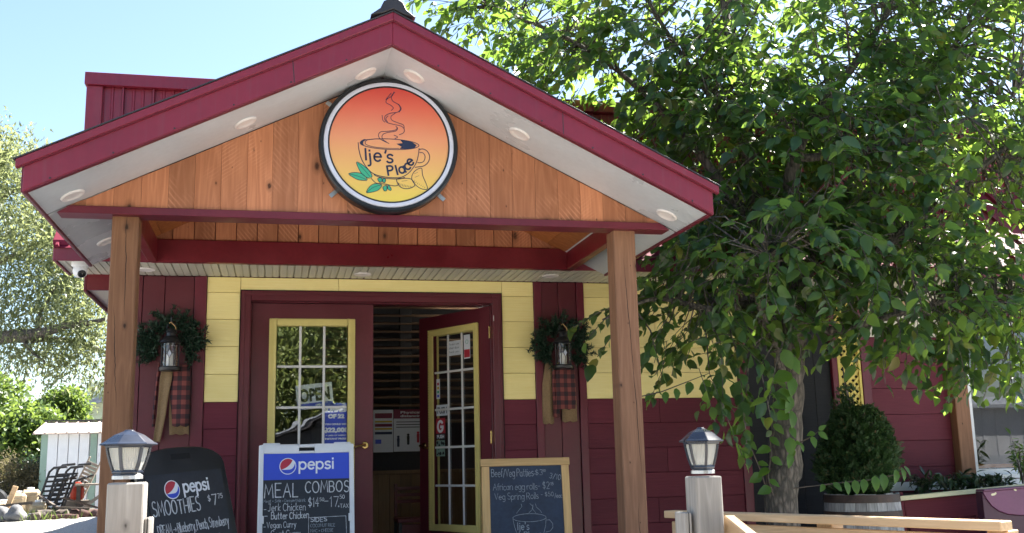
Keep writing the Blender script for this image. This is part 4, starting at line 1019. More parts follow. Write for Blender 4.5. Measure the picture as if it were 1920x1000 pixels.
g = MB(); write(g, 'G', -w*.30, -h*.12, h*.48, .022, -.0014, width=w*.56); g.build('emblem', M['white_print'], t)
MB().box(-w/2, w/2, -.0024, -.0012, -h/2, -h/2+.05).build('black_strip', M['black_plastic'], t)
type_mesh('lettering', 'PUSH', -w/2+.012, -h/2+.012, .028, M['white_print'], t, -.004, w-.024, .0015)
t, w, h = on_door('teal_sticker', 'torn teal and white sticker under the red push sticker', XG0+.004, XG0+.115, .865, .995, M['teal'] if 'teal' in M else M['shed_green'], 'sticker')
rs = random.Random(4); m = MB()
for i in range(14):
    cx, cz, a = rs.uniform(-w*.42, w*.42), rs.uniform(-h*.42, h*.42), rs.uniform(.006, .014)
    m.prism([(cx+a*math.cos(q)*rs.uniform(.6, 1.3), cz+a*math.sin(q)*rs.uniform(.6, 1.5)) for q in [k*1.05 for k in range(6)]], 'y', -.0018-.0001*i, -.0012)
m.build('torn_print', M['black_plastic'], t)
t, w, h = on_door('card_sticker', 'narrow sticker with coloured squares above the push label', XG0+.012, XG0+.058, 1.335, 1.50, M['paper'], 'sticker')
for i, mm in enumerate(('red_print', 'yellow_print', 'green_ink', 'blue_print')): MB().box(-.012, .012, -.0022, -.0012, h*.25-i*h*.2-.011, h*.25-i*h*.2+.011).build('colour_square', M[mm], t)
t, w, h = on_door('taped_note', 'white handwritten note taped to the top of the open door', XG0+.165, XG0+.335, 1.68, 1.80, M['paper'], 'note')
m = MB()
for i, s_ in enumerate(('Please use', 'other door', 'thank you')): write(m, s_, -w*.42, h*.22-i*.032, .017, .0016, -.0012, width=w*.8)
m.build('writing', M['chalk_dim'], t)
t, w, h = on_door('licence_notice', 'narrow notice with a red stamp at the top corner of the open door', XG0+.375, XG0+.452, 1.64, 1.835, M['paper'], 'notice')
MB().box(-w*.45, w*.45, -.0022, -.0012, -h*.45, -h*.12).build('red_stamp', M['red_print'], t)
m = MB(); write(m, 'Q', 0, 0, .01, .001) if 'Q' in G else None
m.lathe([(.014, -.0022), (.014, -.0012), (.018, -.0012), (.018, -.0022)], 16, 'y', (0, 0, h*.2)); m.build('round_mark', M['green_ink'], t)
# posters seen through the doorway
t, w, h, s = notice('health_poster', 'white poster with a maroon heading inside beside the open door', 738, 768, 800, 846, 1.70, M['paper'], 'poster')
MB().box(-w/2, w/2, -.003, -.002, h*.28, h/2).build('heading_band', M['maroon_print'], t)
type_mesh('lettering', 'Physical', -w*.30, h*.40, .022, M['white_print'], t, -.004, w*.6, .0005); type_mesh('lettering', 'distancing', -w*.30, h*.315, .022, M['white_print'], t, -.004, w*.7, .0005)
m = MB()
for i in range(3): m.box(-w*.42, w*.42-.02*i, -.003, -.002, h*.19-i*.024, h*.19-i*.024+.007)
m.build('text_lines', M['black_plastic'], t)
for i, mm in enumerate(('navy_ink', 'black_plastic', 'red_print')):
    cx = -w*.36+i*w*.30; zc = -h*.25+i*.018
    MB().lathe([(0, .055), (.012, .05), (.014, .042), (.012, .034), (.007, .031), (.015, .024), (.013, -.01), (.012, -.055), (.004, -.06), (0, -.06)], 10, 'z', (0, 0, 0)).build('printed_figure', M[mm], t, (cx, -.0025, zc)).scale = (.9, .06, .9)
t, w, h, s = notice('menu_poster', 'wrinkled white poster with yellow bars inside beside the left door', 700, 769, 737, 848, 1.69, M['paper'], 'poster')
for z0_, z1_, mm in ((.30, .42, 'maroon_print'), (.20, .24, 'yellow_print'), (.10, .17, 'maroon_print'), (.03, .07, 'yellow_print'), (-.08, -.02, 'navy_ink')):
    MB().box(-w*.42, w*.45, -.003, -.002, h*z0_, h*z1_).build('printed_bar', M[mm], t)
MB().box(-w*.4, -w*.1, -.003, -.002, -h*.3, -h*.2).build('printed_bar', M['blue_print'], t)
# things inside the doorway
t = thing('red_chair', 'red slatted chair inside the open doorway', 'chair', (.34, 1.30, -.02))
for i in range(3): cbox('back_slat', .12, .0, .62-i*.055, .30, .014, .028, M['car_red'], t)
cbox('seat', .12, -.16, .36, .34, .34, .03, M['car_red'], t); cbox('apron', .12, -.31, .28, .32, .02, .10, M['car_red'], t)
for xa in (-.03, .27):
    for ya in (0, -.31): cbox('leg', xa, ya, .172, .03, .03, .344, M['black_plastic'], t)
    cbox('back_post', xa, 0, .52, .025, .025, .28, M['car_red'], t)
t = thing('storage_box', 'grey appliance box with blue label under the red chair', 'box', (.45, 1.05, -.02))
cbox('body', 0, 0, .11, .26, .2, .22, M['black_plastic'], t); cbox('label', -.03, -.102, .12, .10, .003, .06, M['paper'], t); cbox('blue_label', .0, -.102, .05, .2, .003, .05, M['blue_print'], t)
tag(MB().tube([(-.02+.06*math.sin(s*3), 1.68-.02*s, .62-.62*s) for s in [i/10 for i in range(11)]]+[(.1, 1.4, -.01), (.3, 1.3, -.01)], .006, 5).build('power_cord', M['black_plastic']), 'black power cord hanging down the wooden wainscot', 'cord')
t = thing('tube_lamp', 'lit fluorescent tube lamp on the ceiling behind the open door', 'lamp', (1.35, 1.5, 2.30))
cbox('housing', 0, 0, .06, 1.1, .10, .05, M['white_plastic'], t); MB().tube([(-.53, 0, .015), (.53, 0, .015)], .014, 8).build('tube', M['tube'], t)

# ================================================================== CHALKBOARDS
def globe(parent, x, z, r, y, squash=1.0):
    e = parent
    def pl(name, pts, mat, yy): MB().prism([(x+p[0]*r*squash, z+p[1]*r) for p in pts], 'y', yy-.0012, yy).build(name, mat, e)
    circ = [(math.cos(a), math.sin(a)) for a in np.linspace(0, 2*math.pi, 40, endpoint=False)]
    pl('logo_disc', circ, M['white_print'], y)
    def arc(r_, a0, a1, n=16): return [(r_*math.cos(R(a0+(a1-a0)*i/n)), r_*math.sin(R(a0+(a1-a0)*i/n))) for i in range(n+1)]
    def bez(p0, p1, p2, n=10): return [tuple((1-t)**2*p0[c]+2*t*(1-t)*p1[c]+t*t*p2[c] for c in (0, 1)) for t in [i/n for i in range(1, n)]]
    top = arc(.90, 52, 208); pl('logo_red', top+bez(top[-1], (.22, -.12), top[0]), M['red_print'], y-.0013)
    bot = arc(.90, -152, 22); pl('logo_blue', bot+bez(bot[-1], (.72, -.42), (.1, -.42), 6)+bez((.1, -.42), (-.35, -.44), bot[0], 6), M['blue_print'], y-.0013)
def aframe(name, label, loc, yaw, tilt, w, L, build):
    t = thing(name, label, 'sandwich board', loc, yaw, 'chalkboards in front of the entrance')
    f = bpy.data.objects.new('front_panel', None); f.location = (0, -L*math.sin(tilt), 0); f.rotation_euler = (-tilt, 0, 0); link(f, t)
    b = bpy.data.objects.new('back_panel', None); b.location = (0, L*math.sin(tilt)+.03, 0); b.rotation_euler = (tilt, 0, 0); link(b, t)
    build(f, b, w, L); return t
def pepsi_board(f, b, w, L):
    """white plastic frame, blue header, black writing panel; local z up the panel, face towards -y"""
    k = .615/1045                      # metres per enlarged photo pixel
    def X(px): return (px-562)*k
    def Z(py): return L-(py-75)*k*1.03
    fm = MB(); bx = .030
    fm.box(-w/2, -w/2+bx, -.018, .01, 0, L); fm.box(w/2-bx, w/2, -.018, .01, 0, L)
    fm.box(-w/2+bx, -.052, -.018, .01, L-.055, L); fm.box(.052, w/2-bx, -.018, .01, L-.055, L)
    fm.box(-.052, .052, -.018, .01, L-.018, L); fm.box(-.052, .052, -.018, .01, L-.055, L-.041)
    fm.box(-w/2+bx, w/2-bx, -.018, .01, 0, .08)
    fm.build('frame', M['white_plastic'], f, bevel=.004)
    for xa in (-w/2+.08, w/2-.075): cbox('hinge_tab', xa, .004, L+.006, .11, .03, .018, M['white_plastic'], f, bevel=.004)
    for sx in (-1, 1): cbox('panel_clip', sx*(w/2-.028), -.018, Z(820)-.03, .022, .012, .05, M['white_plastic'], f, bevel=.003)
    MB().box(-.050, .050, -.004, .008, L-.0405, L-.0185).build('handle_slot', M['dark_hole'], f)
    MB().box(-w/2+bx+.001, w/2-bx-.001, -.013, .004, .082, L-.057).build('writing_panel', M['slate'], f)
    MB().box(-w/2+bx+.001, w/2-bx-.001, -.0150, -.0132, Z(452), L-.0575).build('header_panel', M['blue_print'], f)
    globe(f, X(355), Z(308), 92*k, -.0152, 1.0)
    m = MB(); write(m, 'pepsi', X(482), Z(342), 128*k, 19*k, -.0152, gap=.17, width=372*k); m.build('brand_lettering', M['white_print'], f)
    Y = -.0132
    m = MB(); write(m, 'MEAL', X(108), Z(640), 150*k, 12*k, Y, jit=.03, width=360*k); write(m, 'COMBOS', X(548), Z(598), 122*k, 11*k, Y, jit=.04, width=478*k); m.build('chalk_heading', M['chalk'], f)
    m = MB()
    write(m, 'Jerk Chicken', X(150), Z(780), 78*k, 6*k, Y, jit=.04, width=400*k); write(m, '-', X(105), Z(785), 60*k, 7*k, Y)
    write(m, '$14', X(582), Z(745), 100*k, 7*k, Y, jit=.03, width=112*k); write(m, '50', X(705), Z(690), 36*k, 5*k, Y); write(m, '-', X(755), Z(735), 110*k, 6*k, Y); write(m, '17', X(818), Z(752), 108*k, 7*k, Y, width=92*k); write(m, '50', X(925), Z(670), 40*k, 5*k, Y)
    write(m, '+TAX', X(905), Z(768), 42*k, 5*k, Y, width=115*k)
    write(m, 'Butter Chicken', X(185), Z(865), 70*k, 8*k, Y, jit=.05, width=400*k); write(m, '-', X(112), Z(862), 80*k, 7*k, Y)
    write(m, 'Vegan Curry', X(140), Z(955), 62*k, 6*k, Y, jit=.04, width=310*k); write(m, '-', X(105), Z(962), 50*k, 7*k, Y)
    write(m, 'Goat Curry', X(185), Z(1050), 66*k, 6*k, Y, jit=.04, width=310*k); write(m, '-', X(140), Z(1050), 50*k, 7*k, Y)
    write(m, 'SIDES', X(608), Z(905), 46*k, 7*k, Y, jit=.05, width=175*k)
    stroke_strip(m, [(X(585), Z(1150)), (X(585), Z(862)), (X(990), Z(855)), (X(1000), Z(1150))], 5*k, Y-.0009)
    m.build('chalk_writing', M['chalk'], f)
    m = MB(); write(m, 'Meat + Side + Dessert/drink', X(100), Z(690), 34*k, 4*k, Y, jit=.05, width=450*k)
    write(m, 'COCONUT RICE', X(605), Z(962), 34*k, 4.5*k, Y, jit=.05, width=265*k); write(m, 'MAC + CHEESE', X(605), Z(1015), 32*k, 4.5*k, Y, jit=.05, width=245*k); m.build('faded_writing', M['chalk_dim'], f)
    MB().box(-w/2, w/2, -.01, .018, 0, L-.01).build('panel', M['white_plastic'], b, bevel=.004)
p = atY(575, 842, -.85)
aframe('menu_board', 'white framed sandwich board with a blue header listing meal combos', (p.x, -.85, -.02), R(1.0), R(11), .615, .985, pepsi_board)
def wood_board(f, b, w, L):
    k = .602/1052
    def X(px): return (px-586)*k
    def Z(py): return L-(py-98)*k*1.03
    for sx in (-1, 1): MB().box(-.026, .026, -.012, .012, -.47, L-.5235).build('stile', M['frame_wood'], f, (sx*(w/2-.026), 0, .47), bevel=.003)
    MB().box(-.026, .026, -.0115, .0125, -w/2-.008, w/2+.008).build('top_rail', M['frame_wood'], f, (0, 0, L-.0255), (0, R(90), 0), .003)
    MB().box(-.026, .026, -.0115, .0125, -w/2+.053, w/2-.053).build('bottom_rail', M['frame_wood'], f, (0, 0, .10), (0, R(90), 0), .003)
    MB().box(-w/2+.0525, w/2-.0525, -.004, .004, .127, L-.0525).build('writing_panel', M['slate_blue'], f)
    Y = -.0042; m = MB()
    write(m, 'Beef/Veg Patties', X(178), Z(310), 92*k, 6*k, Y, jit=.05, width=505*k, gap=.15); write(m, '-', X(690), Z(300), 40*k, 6*k, Y); write(m, '$3', X(705), Z(298), 66*k, 5*k, Y, width=88*k); write(m, '50', X(795), Z(262), 28*k, 4*k, Y); write(m, '3/10', X(872), Z(335), 62*k, 6*k, Y, width=135*k, rot=R(-12))
    write(m, 'African egg rolls', X(192), Z(465), 78*k, 5.5*k, Y, jit=.05, width=530*k, gap=.15); write(m, '- $2', X(728), Z(460), 82*k, 6*k, Y, width=140*k); write(m, '15', X(885), Z(420), 34*k, 5*k, Y)
    write(m, 'Veg Spring Rolls', X(208), Z(575), 76*k, 5.5*k, Y, jit=.05, width=525*k, gap=.15); write(m, '- $50', X(762), Z(548), 50*k, 5*k, Y, width=150*k); write(m, '/each', X(925), Z(568), 52*k, 5*k, Y, width=115*k)
    m.build('chalk_writing', M['chalk_dim'], f)
    m = MB()
    def cl(pts, w_=4): stroke_strip(m, [(X(a), Z(c)) for a, c in pts], w_*k, Y-.0004*random.random())
    cl([(612+198*math.cos(a), 788+46*math.sin(a)) for a in np.linspace(0, 2*math.pi, 28)], 5)
    cl([(415, 800), (430, 880), (455, 960), (500, 1060), (560, 1110), (640, 1120), (715, 1080), (770, 980), (800, 880), (810, 795)], 5)
    cl([(806, 820), (850, 818), (885, 860), (885, 905), (850, 945), (800, 955)], 5)
    for q_ in ([(520, 628), (528, 660), (490, 700), (460, 735)], [(625, 628), (660, 660), (645, 700), (605, 735)], [(690, 628), (700, 670), (745, 710), (760, 735)], [(660, 640), (655, 690), (690, 735)]): cl(q_, 4)
    write(m, "Ije's", X(468), Z(922), 84*k, 10*k, Y, width=135*k); write(m, 'Place', X(548), Z(1030), 84*k, 10*k, Y, width=205*k, rot=R(4))
    m.build('cup_drawing', M['chalk_dim'], f)
    MB().box(-w/2, w/2, -.01, .012, 0, L-.03).build('panel', M['frame_wood'], b, bevel=.003)
p = atY(984, 865, -.85)
aframe('snack_board', 'wooden framed chalkboard with a coffee cup drawing near the right post', (p.x, -.85, -.02), -R(9), R(13), .602, .87, wood_board)
def smoothie_board(f, b, w, L):
    def outline(o=0.0):
        return [(-w/2+o, .0+o), (w/2-o, .0+o), (w/2-o, L-.13)]+[((w/2-o)*math.cos(a)**.75 if math.cos(a) > 0 else -(w/2-o)*abs(math.cos(a))**.75, L-.13+(.13-o)*math.sin(a)**.9) for a in np.linspace(.12, math.pi-.12, 15)]+[(-w/2+o, L-.13)]
    MB().prism(outline(), 'y', -.022, .012).build('frame', M['black_plastic'], f, bevel=.006)
    MB().box(-w/2+.045, w/2-.045, -.026, -.0222, .06, L-.155).build('writing_panel', M['slate'], f)
    MB().box(-.07, .07, -.0235, -.0222, L-.075, L-.04).build('handle_slot', M['dark_hole'], f)
    Y = -.0262; S = (w-.09); x0 = -w/2+.045; z0 = L-.155
    globe(f, x0+S*.31, z0-.095, .055, Y, 1.0)
    m = MB(); write(m, 'pepsi', x0+S*.46, z0-.118, .076, .0115, Y, gap=.17, width=S*.33); m.build('brand_lettering', M['white_print'], f)
    m = MB(); write(m, 'SMOOTHIES', x0+S*.03, z0-.235, .082, .0065, Y, jit=.05, width=S*.60); m.build('chalk_heading', M['chalk'], f)
    m = MB(); write(m, '$', x0+S*.75, z0-.190, .035, .004, Y); write(m, '7', x0+S*.81, z0-.215, .062, .006, Y); write(m, '75', x0+S*.89, z0-.180, .028, .0035, Y)
    write(m, 'DREAM > Blueberry, Peach, Strawberry', x0+S*.05, z0-.345, .058, .0042, Y, jit=.05, width=S*.92, gap=.14)
    write(m, 'CLASSIC > Mixed Berry, Strawberry', x0+S*.05, z0-.445, .056, .0042, Y, jit=.05, width=S*.90, gap=.14)
    stroke_strip(m, [(x0+S*.66, z0-.485), (x0+S*.96, z0-.480)], .004, Y)
    write(m, 'SUNRISE > Mango, Pineapple', x0+S*.05, z0-.56, .056, .0042, Y, jit=.05, width=S*.8, gap=.14)
    m.build('chalk_writing', M['chalk'], f)
    MB().prism(outline(.01), 'y', -.012, .022).build('panel', M['black_plastic'], b, bevel=.005)
p = atY(352, 836, -1.35)
sb_ = aframe('smoothie_board', 'black arched sandwich board listing smoothies behind the left lamp post', (p.x-.02, -1.35, -.02), R(45), R(14), .655, .985, smoothie_board); sb_.rotation_euler.y = -R(3.5)

# ================================================================== RAMP RAILINGS AND POST LAMPS
def post_lamp(x, y, z, label, turn):
    t = thing('post_lamp', label, 'lamp', (x, y, z), R(turn), 'six sided lamps on the ramp posts')
    ph = 0
    MB().lathe([(0, -.004), (.038, -.004), (.038, .006), (.030, .012), (0, .012)], 16).build('collar', M['steel'], t)
    MB().lathe([(0, .010), (.036, .010), (.040, .016), (.038, .022), (0, .022)], 6, phase=ph).build('base', M['lamp_metal'], t, bevel=.001)
    prof = [(.036, .022), (.043, .045), (.050, .075), (.052, .088)]
    for k in range(6):
        a = 2*math.pi*k/6+ph
        MB().tube([(r*math.cos(a), r*math.sin(a), h) for r, h in prof], .0048, 5).build('rib', M['lamp_metal'], t)
        a2 = 2*math.pi*(k+1)/6+ph; vs = []
        for r, h in prof: vs += [(r*.965*math.cos(a), r*.965*math.sin(a), h), (r*.965*math.cos(a2), r*.965*math.sin(a2), h)]
        me_obj('pane', vs, [(2*i, 2*i+1, 2*i+3, 2*i+2) for i in range(3)], M['lamp_glass'], t)
    MB().lathe([(0, .022), (.014, .024), (.017, .040), (.010, .052), (0, .056)], 12).build('bulb', M['white_lamp'], t, smooth=True)
    MB().lathe([(0, .088), (.058, .088), (.058, .094), (.072, .096), (.0725, .099), (.064, .104), (.038, .126), (.014, .137), (.012, .141), (0, .142)], 6, phase=ph).build('roof', M['lamp_metal'], t, bevel=.0015)
    return t
zt = [atD(240, 905, 2.66), atD(1318, 893, 3.3)]
def railing(p, label, side):
    t = thing('ramp_railing', label, 'railing', (p.x, p.y, -.6))
    H = p.z+.6
    MB().box(-.0445, .0445, -.0445, .0445, 0, H).build('post', M['grey_wood'], t, bevel=.004)
    cbox('slat', side*-.052, .03, H/2-.045, .014, .10, H-.09, M['grey_wood'], t) if side < 0 else cbox('slat', -.066, .02, H/2-.055, .022, .09, H-.11, M['grey_wood'], t)
    # handrail falling towards the street beside the ramp
    s = .30; L = 1.5
    o = MB().box(-.019, .019, -L, 0, -.045, .045).build('handrail', M['tan_wood_y'], t, (side*.075, .0, H-.165), (math.atan(s), 0, 0), .004)
    q = xbox('end_post', side*.10-.044, side*.10+.044, -L-.05, -L+.04, -.15, H-.075-s*L, M['grey_wood'], t, .004)
    for i in range(5):
        y = -.25-i*.26; zt_ = H-.1+y*s; cbox('baluster', side*.115, y, zt_/2-.15, .035, .035, zt_+.2, M['tan_wood'], t)
    return t
railing(zt[0], 'grey ramp post with falling handrail at the left of the ramp', -1)
railing(zt[1], 'grey ramp post with falling handrail at the right of the ramp', 1)
post_lamp(zt[0].x-.002, zt[0].y, zt[0].z+.012, 'six sided lamp on the left ramp post in front of the porch post', 14).scale = (1, 1, .86)
post_lamp(zt[1].x, zt[1].y, zt[1].z+.012, 'six sided lamp on the right ramp post in front of maroon siding', 26)
# deck railing running from behind the right lamp towards the street
a, b = Vector((1.355, -2.54, .53)), Vector((2.12, -4.25, .53)); d = b-a; Lr = d.length; az = math.atan2(d.y, d.x)
t = thing('deck_railing', 'tan lumber deck railing below the tree and barrel', 'railing', (a.x, a.y, -.7), az)
MB().box(0, Lr, -.09, .0, 0, .038).build('top_rail', M['tan_wood'], t, (0, .045, 1.192), bevel=.004)
for z in (1.045, .86, .67): cbox('rail_board', Lr/2, .012, z+.06, Lr-.03, .030, .135, M['tan_wood'], t)
for xx in (.05, Lr*.52, Lr-.06): MB().box(-.044, .044, -.044, .044, 0, 1.19).build('post', M['tan_wood_y'] , t, (xx, .075, 0), bevel=.004)
t = thing('picnic_bench', 'weathered plank bench in front of the tan railing', 'bench', (2.05, -3.55, -.7))
for i in range(2): cbox('seat_plank', .25, .0-i*.13, 1.07, 1.5, .12, .036, M['old_wood'], t, (0, 0, az+R(22)))
for xx, yy in ((-.28, .20), (.62, -.35)): cbox('leg', xx, yy, .52, .08, .08, 1.04, M['old_wood'], t)

# ================================================================== BARREL PLANTER WITH SHRUB
BX, BY, BZ = 3.66, -.62, .51
t = thing('barrel_planter', 'weathered half barrel planter with rusty hoops under the round shrub', 'planter', (BX, BY, -.10))
Hb = BZ+.10
def br(h): return .272+.022*math.sin(math.pi*min(1, max(0, (1-h/Hb)*.55+.05)))
n = 22
for k in range(n):
    a0, a1 = 2*math.pi*k/n+.006, 2*math.pi*(k+1)/n-.006; hs = [0, Hb*.35, Hb*.7, Hb]
    m = MB(); vs = []
    for h in hs:
        for r, a in ((br(h), a0), (br(h), a1), (br(h)-.022, a1), (br(h)-.022, a0)): vs.append((r*math.cos(a), r*math.sin(a), h+(.004*math.sin(k*2.3) if h == Hb else 0)))
    fs = [(0, 1, 2, 3), (15, 14, 13, 12)]
    for i in range(3):
        for j in range(4): fs.append((i*4+j, i*4+(j+1) % 4, (i+1)*4+(j+1) % 4, (i+1)*4+j))
    m.add(vs, fs).build('stave', M['barrel_stave'], t)
for h0, h1 in ((Hb-.062, Hb-.004), (Hb-.175, Hb-.125), (Hb-.36, Hb-.31)):
    MB().lathe([(br(h0)+.0005, h0), (br(h0)+.004, h0), (br(h1)+.004, h1), (br(h1)+.0005, h1)], 44).build('hoop', M['barrel_hoop'], t, smooth=True)
MB().lathe([(0, Hb-.03), (.2, Hb-.035), (.245, Hb-.05)], 24).build('soil', M['soil'], t)
# round arborvitae: fans of scale-leaved sprays over a rounded body, a thin leader above
rs = np.random.RandomState(12)
t = thing('arborvitae_shrub', 'rounded dense evergreen shrub growing in the half barrel', 'shrub', (BX+.0, BY, BZ-.03))
def sh_r(z): return .285*max(0, math.sin(math.pi*min(1, (z+.10)/.81)))**.55 if z < .68 else .03
P, D, N, L, W = [], [], [], [], []
for i in range(8000):
    z = rs.uniform(.0, .66); rr = sh_r(z)*rs.uniform(.72, 1.03)*(1+.08*math.sin(7*z+3*rs.rand())); a = rs.uniform(0, 2*math.pi)
    rr *= (1+.12*math.sin(3*a+5*z))*(1.04-.12*max(0, z-.2)/.46)
    base = np.array([rr*math.cos(a), rr*math.sin(a), z+.02]); up = np.array([math.cos(a)*.75, math.sin(a)*.75, rs.uniform(.1, 1.0)])+rs.normal(0, .28, 3); up /= np.linalg.norm(up)
    fn = np.cross(up, rs.normal(0, 1, 3)); fn /= np.linalg.norm(fn); sd = np.cross(fn, up)
    s0_ = rs.uniform(.04, .075)
    for k in range(6):
        f = k/6; sg = (-1) ** k; dd = up*.8+sd*sg*.65*(1-f*.5)+rs.normal(0, .08, 3)
        P.append(base+up*s0_*f-up*.03); D.append(dd); N.append(fn); L.append(s0_*(.62-.3*f)); W.append(.0115)
for i in range(90):                    # straggling tops
    h = rs.uniform(.58, .84); a = rs.uniform(0, 6.28); r = rs.uniform(.0, .10)*(1.1-h)*3
    for k in range(5):
        P.append(np.array([-.07+r*math.cos(a), r*math.sin(a), h])); D.append(rs.normal(0, .5, 3)+np.array([0, 0, .6])); N.append(rs.normal(0, 1, 3)); L.append(.045); W.append(.013)
leaves_mesh('foliage', P, D, N, L, W, M['cedar_green'], t, 'lance')['kind'] = 'stuff'
tr = MB().tube([(0, 0, -.03), (.01, 0, .4), (-.05, 0, .8), (-.07, 0, 1.0)], [.03, .025, .012, .004], 7)
for i in range(24):
    z = rs.uniform(.05, .7); a = rs.uniform(0, 6.28); q = sh_r(z)*.85; tr.tube([(0, 0, z-.05), (q*.5*math.cos(a), q*.5*math.sin(a), z+.02), (q*math.cos(a), q*math.sin(a), z+.1)], [.008, .005, .002], 4)
tr.build('stem', M['bark'], t)

# ================================================================== FLOWER BOX AND PURPLE PLANTER
t = thing('flower_box', 'maroon flower box with a cream painted rim under the shop window', 'planter', (4.10, -.45, .10))
a, b = atY(1679, 932, -.42), atY(1912, 909, -.60)
def seg(name, a, b, z0, z1, th, mat, dy=0):
    d = b-a; L = math.hypot(d.x, d.y); az = math.atan2(d.y, d.x); el = math.atan2(d.z, L)
    o = MB().box(-.01, d.length+.35, -th, 0, z0, z1).build(name, mat, t, (a.x-4.10, a.y+.45+dy, a.z-.10), (0, -el, az), .003); return o
seg('rim', a, b, -.030, .004, .055, M['cream_wood'])
seg('front_board', a+Vector((.08, .02, 0)), b+Vector((.08, .02, 0)), -.20, -.033, .025, M['siding_maroon'])
seg('front_board', a+Vector((.10, .02, 0)), b+Vector((.10, .02, 0)), -.42, -.205, .025, M['siding_maroon'])
cbox('end_board', .03, .22, .20, .03, .40, .40, M['siding_maroon'], t)
cbox('soil', .75, .24, .36, 1.4, .40, .04, M['soil'], t)
MB().box(-.05, 1.5, .33, .345, .40, .47).build('back_board', M['white_plastic'], t)
rs = np.random.RandomState(5)
def leafy_plant(x, y, z, h, n, label, spread=.16, mat='plant_dark', ll=(.05, .10), name='flower_box_plant', wr=.5):
    t = thing(name, label, 'plant', (x, y, z), 0, 'low plants in the flower box'); st = MB(); P, D, N, L, W = [], [], [], [], []
    for i in range(n):
        a = rs.uniform(0, 6.28); tip = np.array([math.cos(a)*spread*rs.uniform(.2, 1), math.sin(a)*spread*rs.uniform(.2, .8), h*rs.uniform(.45, 1)])
        st.tube([(0, 0, 0), tuple(tip*np.array([.4, .4, .6])), tuple(tip)], [.004, .003, .0015], 4, False)
        for k in range(7):
            s = .35+.65*k/6; p = tip*np.array([s, s, s**.8]); d = rs.normal(0, .7, 3)+np.array([math.cos(a)*.5, math.sin(a)*.5, -.05]); P.append(p); D.append(d); N.append(np.array([0, -.25, 1])+rs.normal(0, .35, 3)); l = rs.uniform(*ll); L.append(l); W.append(l*wr)
    st.build('stems', M['log'], t); leaves_mesh('foliage', P, D, N, L, W, M[mat], t)['kind'] = 'stuff'
for u, v, h, lb in ((1738, 918, .15, 'low dark plant at the left end of the flower box'), (1785, 918, .17, 'broad dark plant below the window post'), (1830, 915, .16, 'dark plant in the flower box below the window pane'), (1880, 915, .14, 'trailing dark plant in the flower box by the purple planter')):
    p = atY(u, v, -.33); leafy_plant(p.x, p.y, p.z-.03, h, 16, lb)
p = atY(1908, 905, -.30); leafy_plant(p.x+.05, p.y, p.z-.02, .42, 14, 'tall bushy plant at the picture edge before the window', .16, 'leaf', (.05, .08))
# purple planter with scooped sides
t = thing('purple_planter', 'purple painted wooden planter with a scooped side and chipped edge', 'planter', (4.45, -.95, -.2))
def loc2(u, v, Y): q = atY(u, v, Y); return (q.x-4.45, q.z+.2)
side = [loc2(*q, -1.0) for q in ((1842, 922), (1850, 936), (1860, 949), (1873, 958), (1890, 964), (1910, 966))]+[(.75, loc2(1910, 966, -1)[1]), (.75, loc2(1842, 922, -1.0)[1]+.03)]
MB().prism(side, 'y', -.055, -.03).build('scooped_side', M['purple_skylit'], t, bevel=.003)
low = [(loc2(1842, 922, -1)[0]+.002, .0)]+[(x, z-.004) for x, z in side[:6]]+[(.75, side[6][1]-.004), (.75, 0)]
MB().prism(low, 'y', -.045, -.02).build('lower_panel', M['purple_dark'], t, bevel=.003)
MB().prism([(side[0][0], side[0][1]+.002), (.75, side[7][1]+.002), (.75, side[7][1]+.018), (side[0][0], side[0][1]+.014)], 'y', -.07, .03).build('rim_board', M['purple_skylit'], t, bevel=.003)
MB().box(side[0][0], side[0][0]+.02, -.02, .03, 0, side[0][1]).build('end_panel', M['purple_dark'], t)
ch = MB()
for (u, v, s) in ((1861, 928, .020), (1866, 925, .013), (1903, 919, .014)):
    x, z = loc2(u, v, -1.0); ch.prism([(x+s*math.cos(k*1.05)*random.uniform(.4, 1.3), z+s*.6*math.sin(k*1.05)*random.uniform(.5, 1.2)) for k in range(6)], 'y', -.0562, -.0552)
ch.build('chipped_paint', M['cream_wood'], t)

# ================================================================== THE TREE IN FRONT OF THE RIGHT WALL
rs = np.random.RandomState(21)
T0 = Vector((2.86, -1.0, -.55))
TREE = thing('shade_tree', 'broad leaved shade tree growing close to the right side of the porch', 'tree', T0)
def tw(u, v, Y): return Vector(atY(u, v, Y))
def L_(p): return tuple(Vector(p)-T0)
def bend(pts, radii, sub=5, wob=.015):
    out, rr = [], []
    for i in range(len(pts)-1):
        p0 = pts[max(i-1, 0)]; p1 = pts[i]; p2 = pts[i+1]; p3 = pts[min(i+2, len(pts)-1)]
        for s in range(sub):
            u = s/sub; q = .5*((2*p1)+(p2-p0)*u+(2*p0-5*p1+4*p2-p3)*u*u+(3*p1-p0-3*p2+p3)*u**3)
            out.append(q+Vector(rs.normal(0, wob*radii[i]*4, 3))); rr.append(radii[i]*(1-u)+radii[i+1]*u)
    out.append(pts[-1]); rr.append(radii[-1]); return out, rr
limbs = []
def limb(name, pts, radii, n=9):
    o, r = bend(pts, radii); MB().tube([L_(q) for q in o], r, n).build(name, M['bark'], TREE, smooth=True); limbs.append((o, r)); return o
trunk = [Vector((2.80, -1.0, -.72)), tw(1466, 960, -1.0), tw(1474, 870, -1.0), tw(1477, 760, -1.0), tw(1480, 680, -1.02), tw(1486, 590, -1.05), tw(1484, 530, -1.08)]
limb('trunk', trunk, [.132, .118, .114, .110, .108, .115, .11], 14)
f0 = trunk[-1]; f1 = trunk[-2]
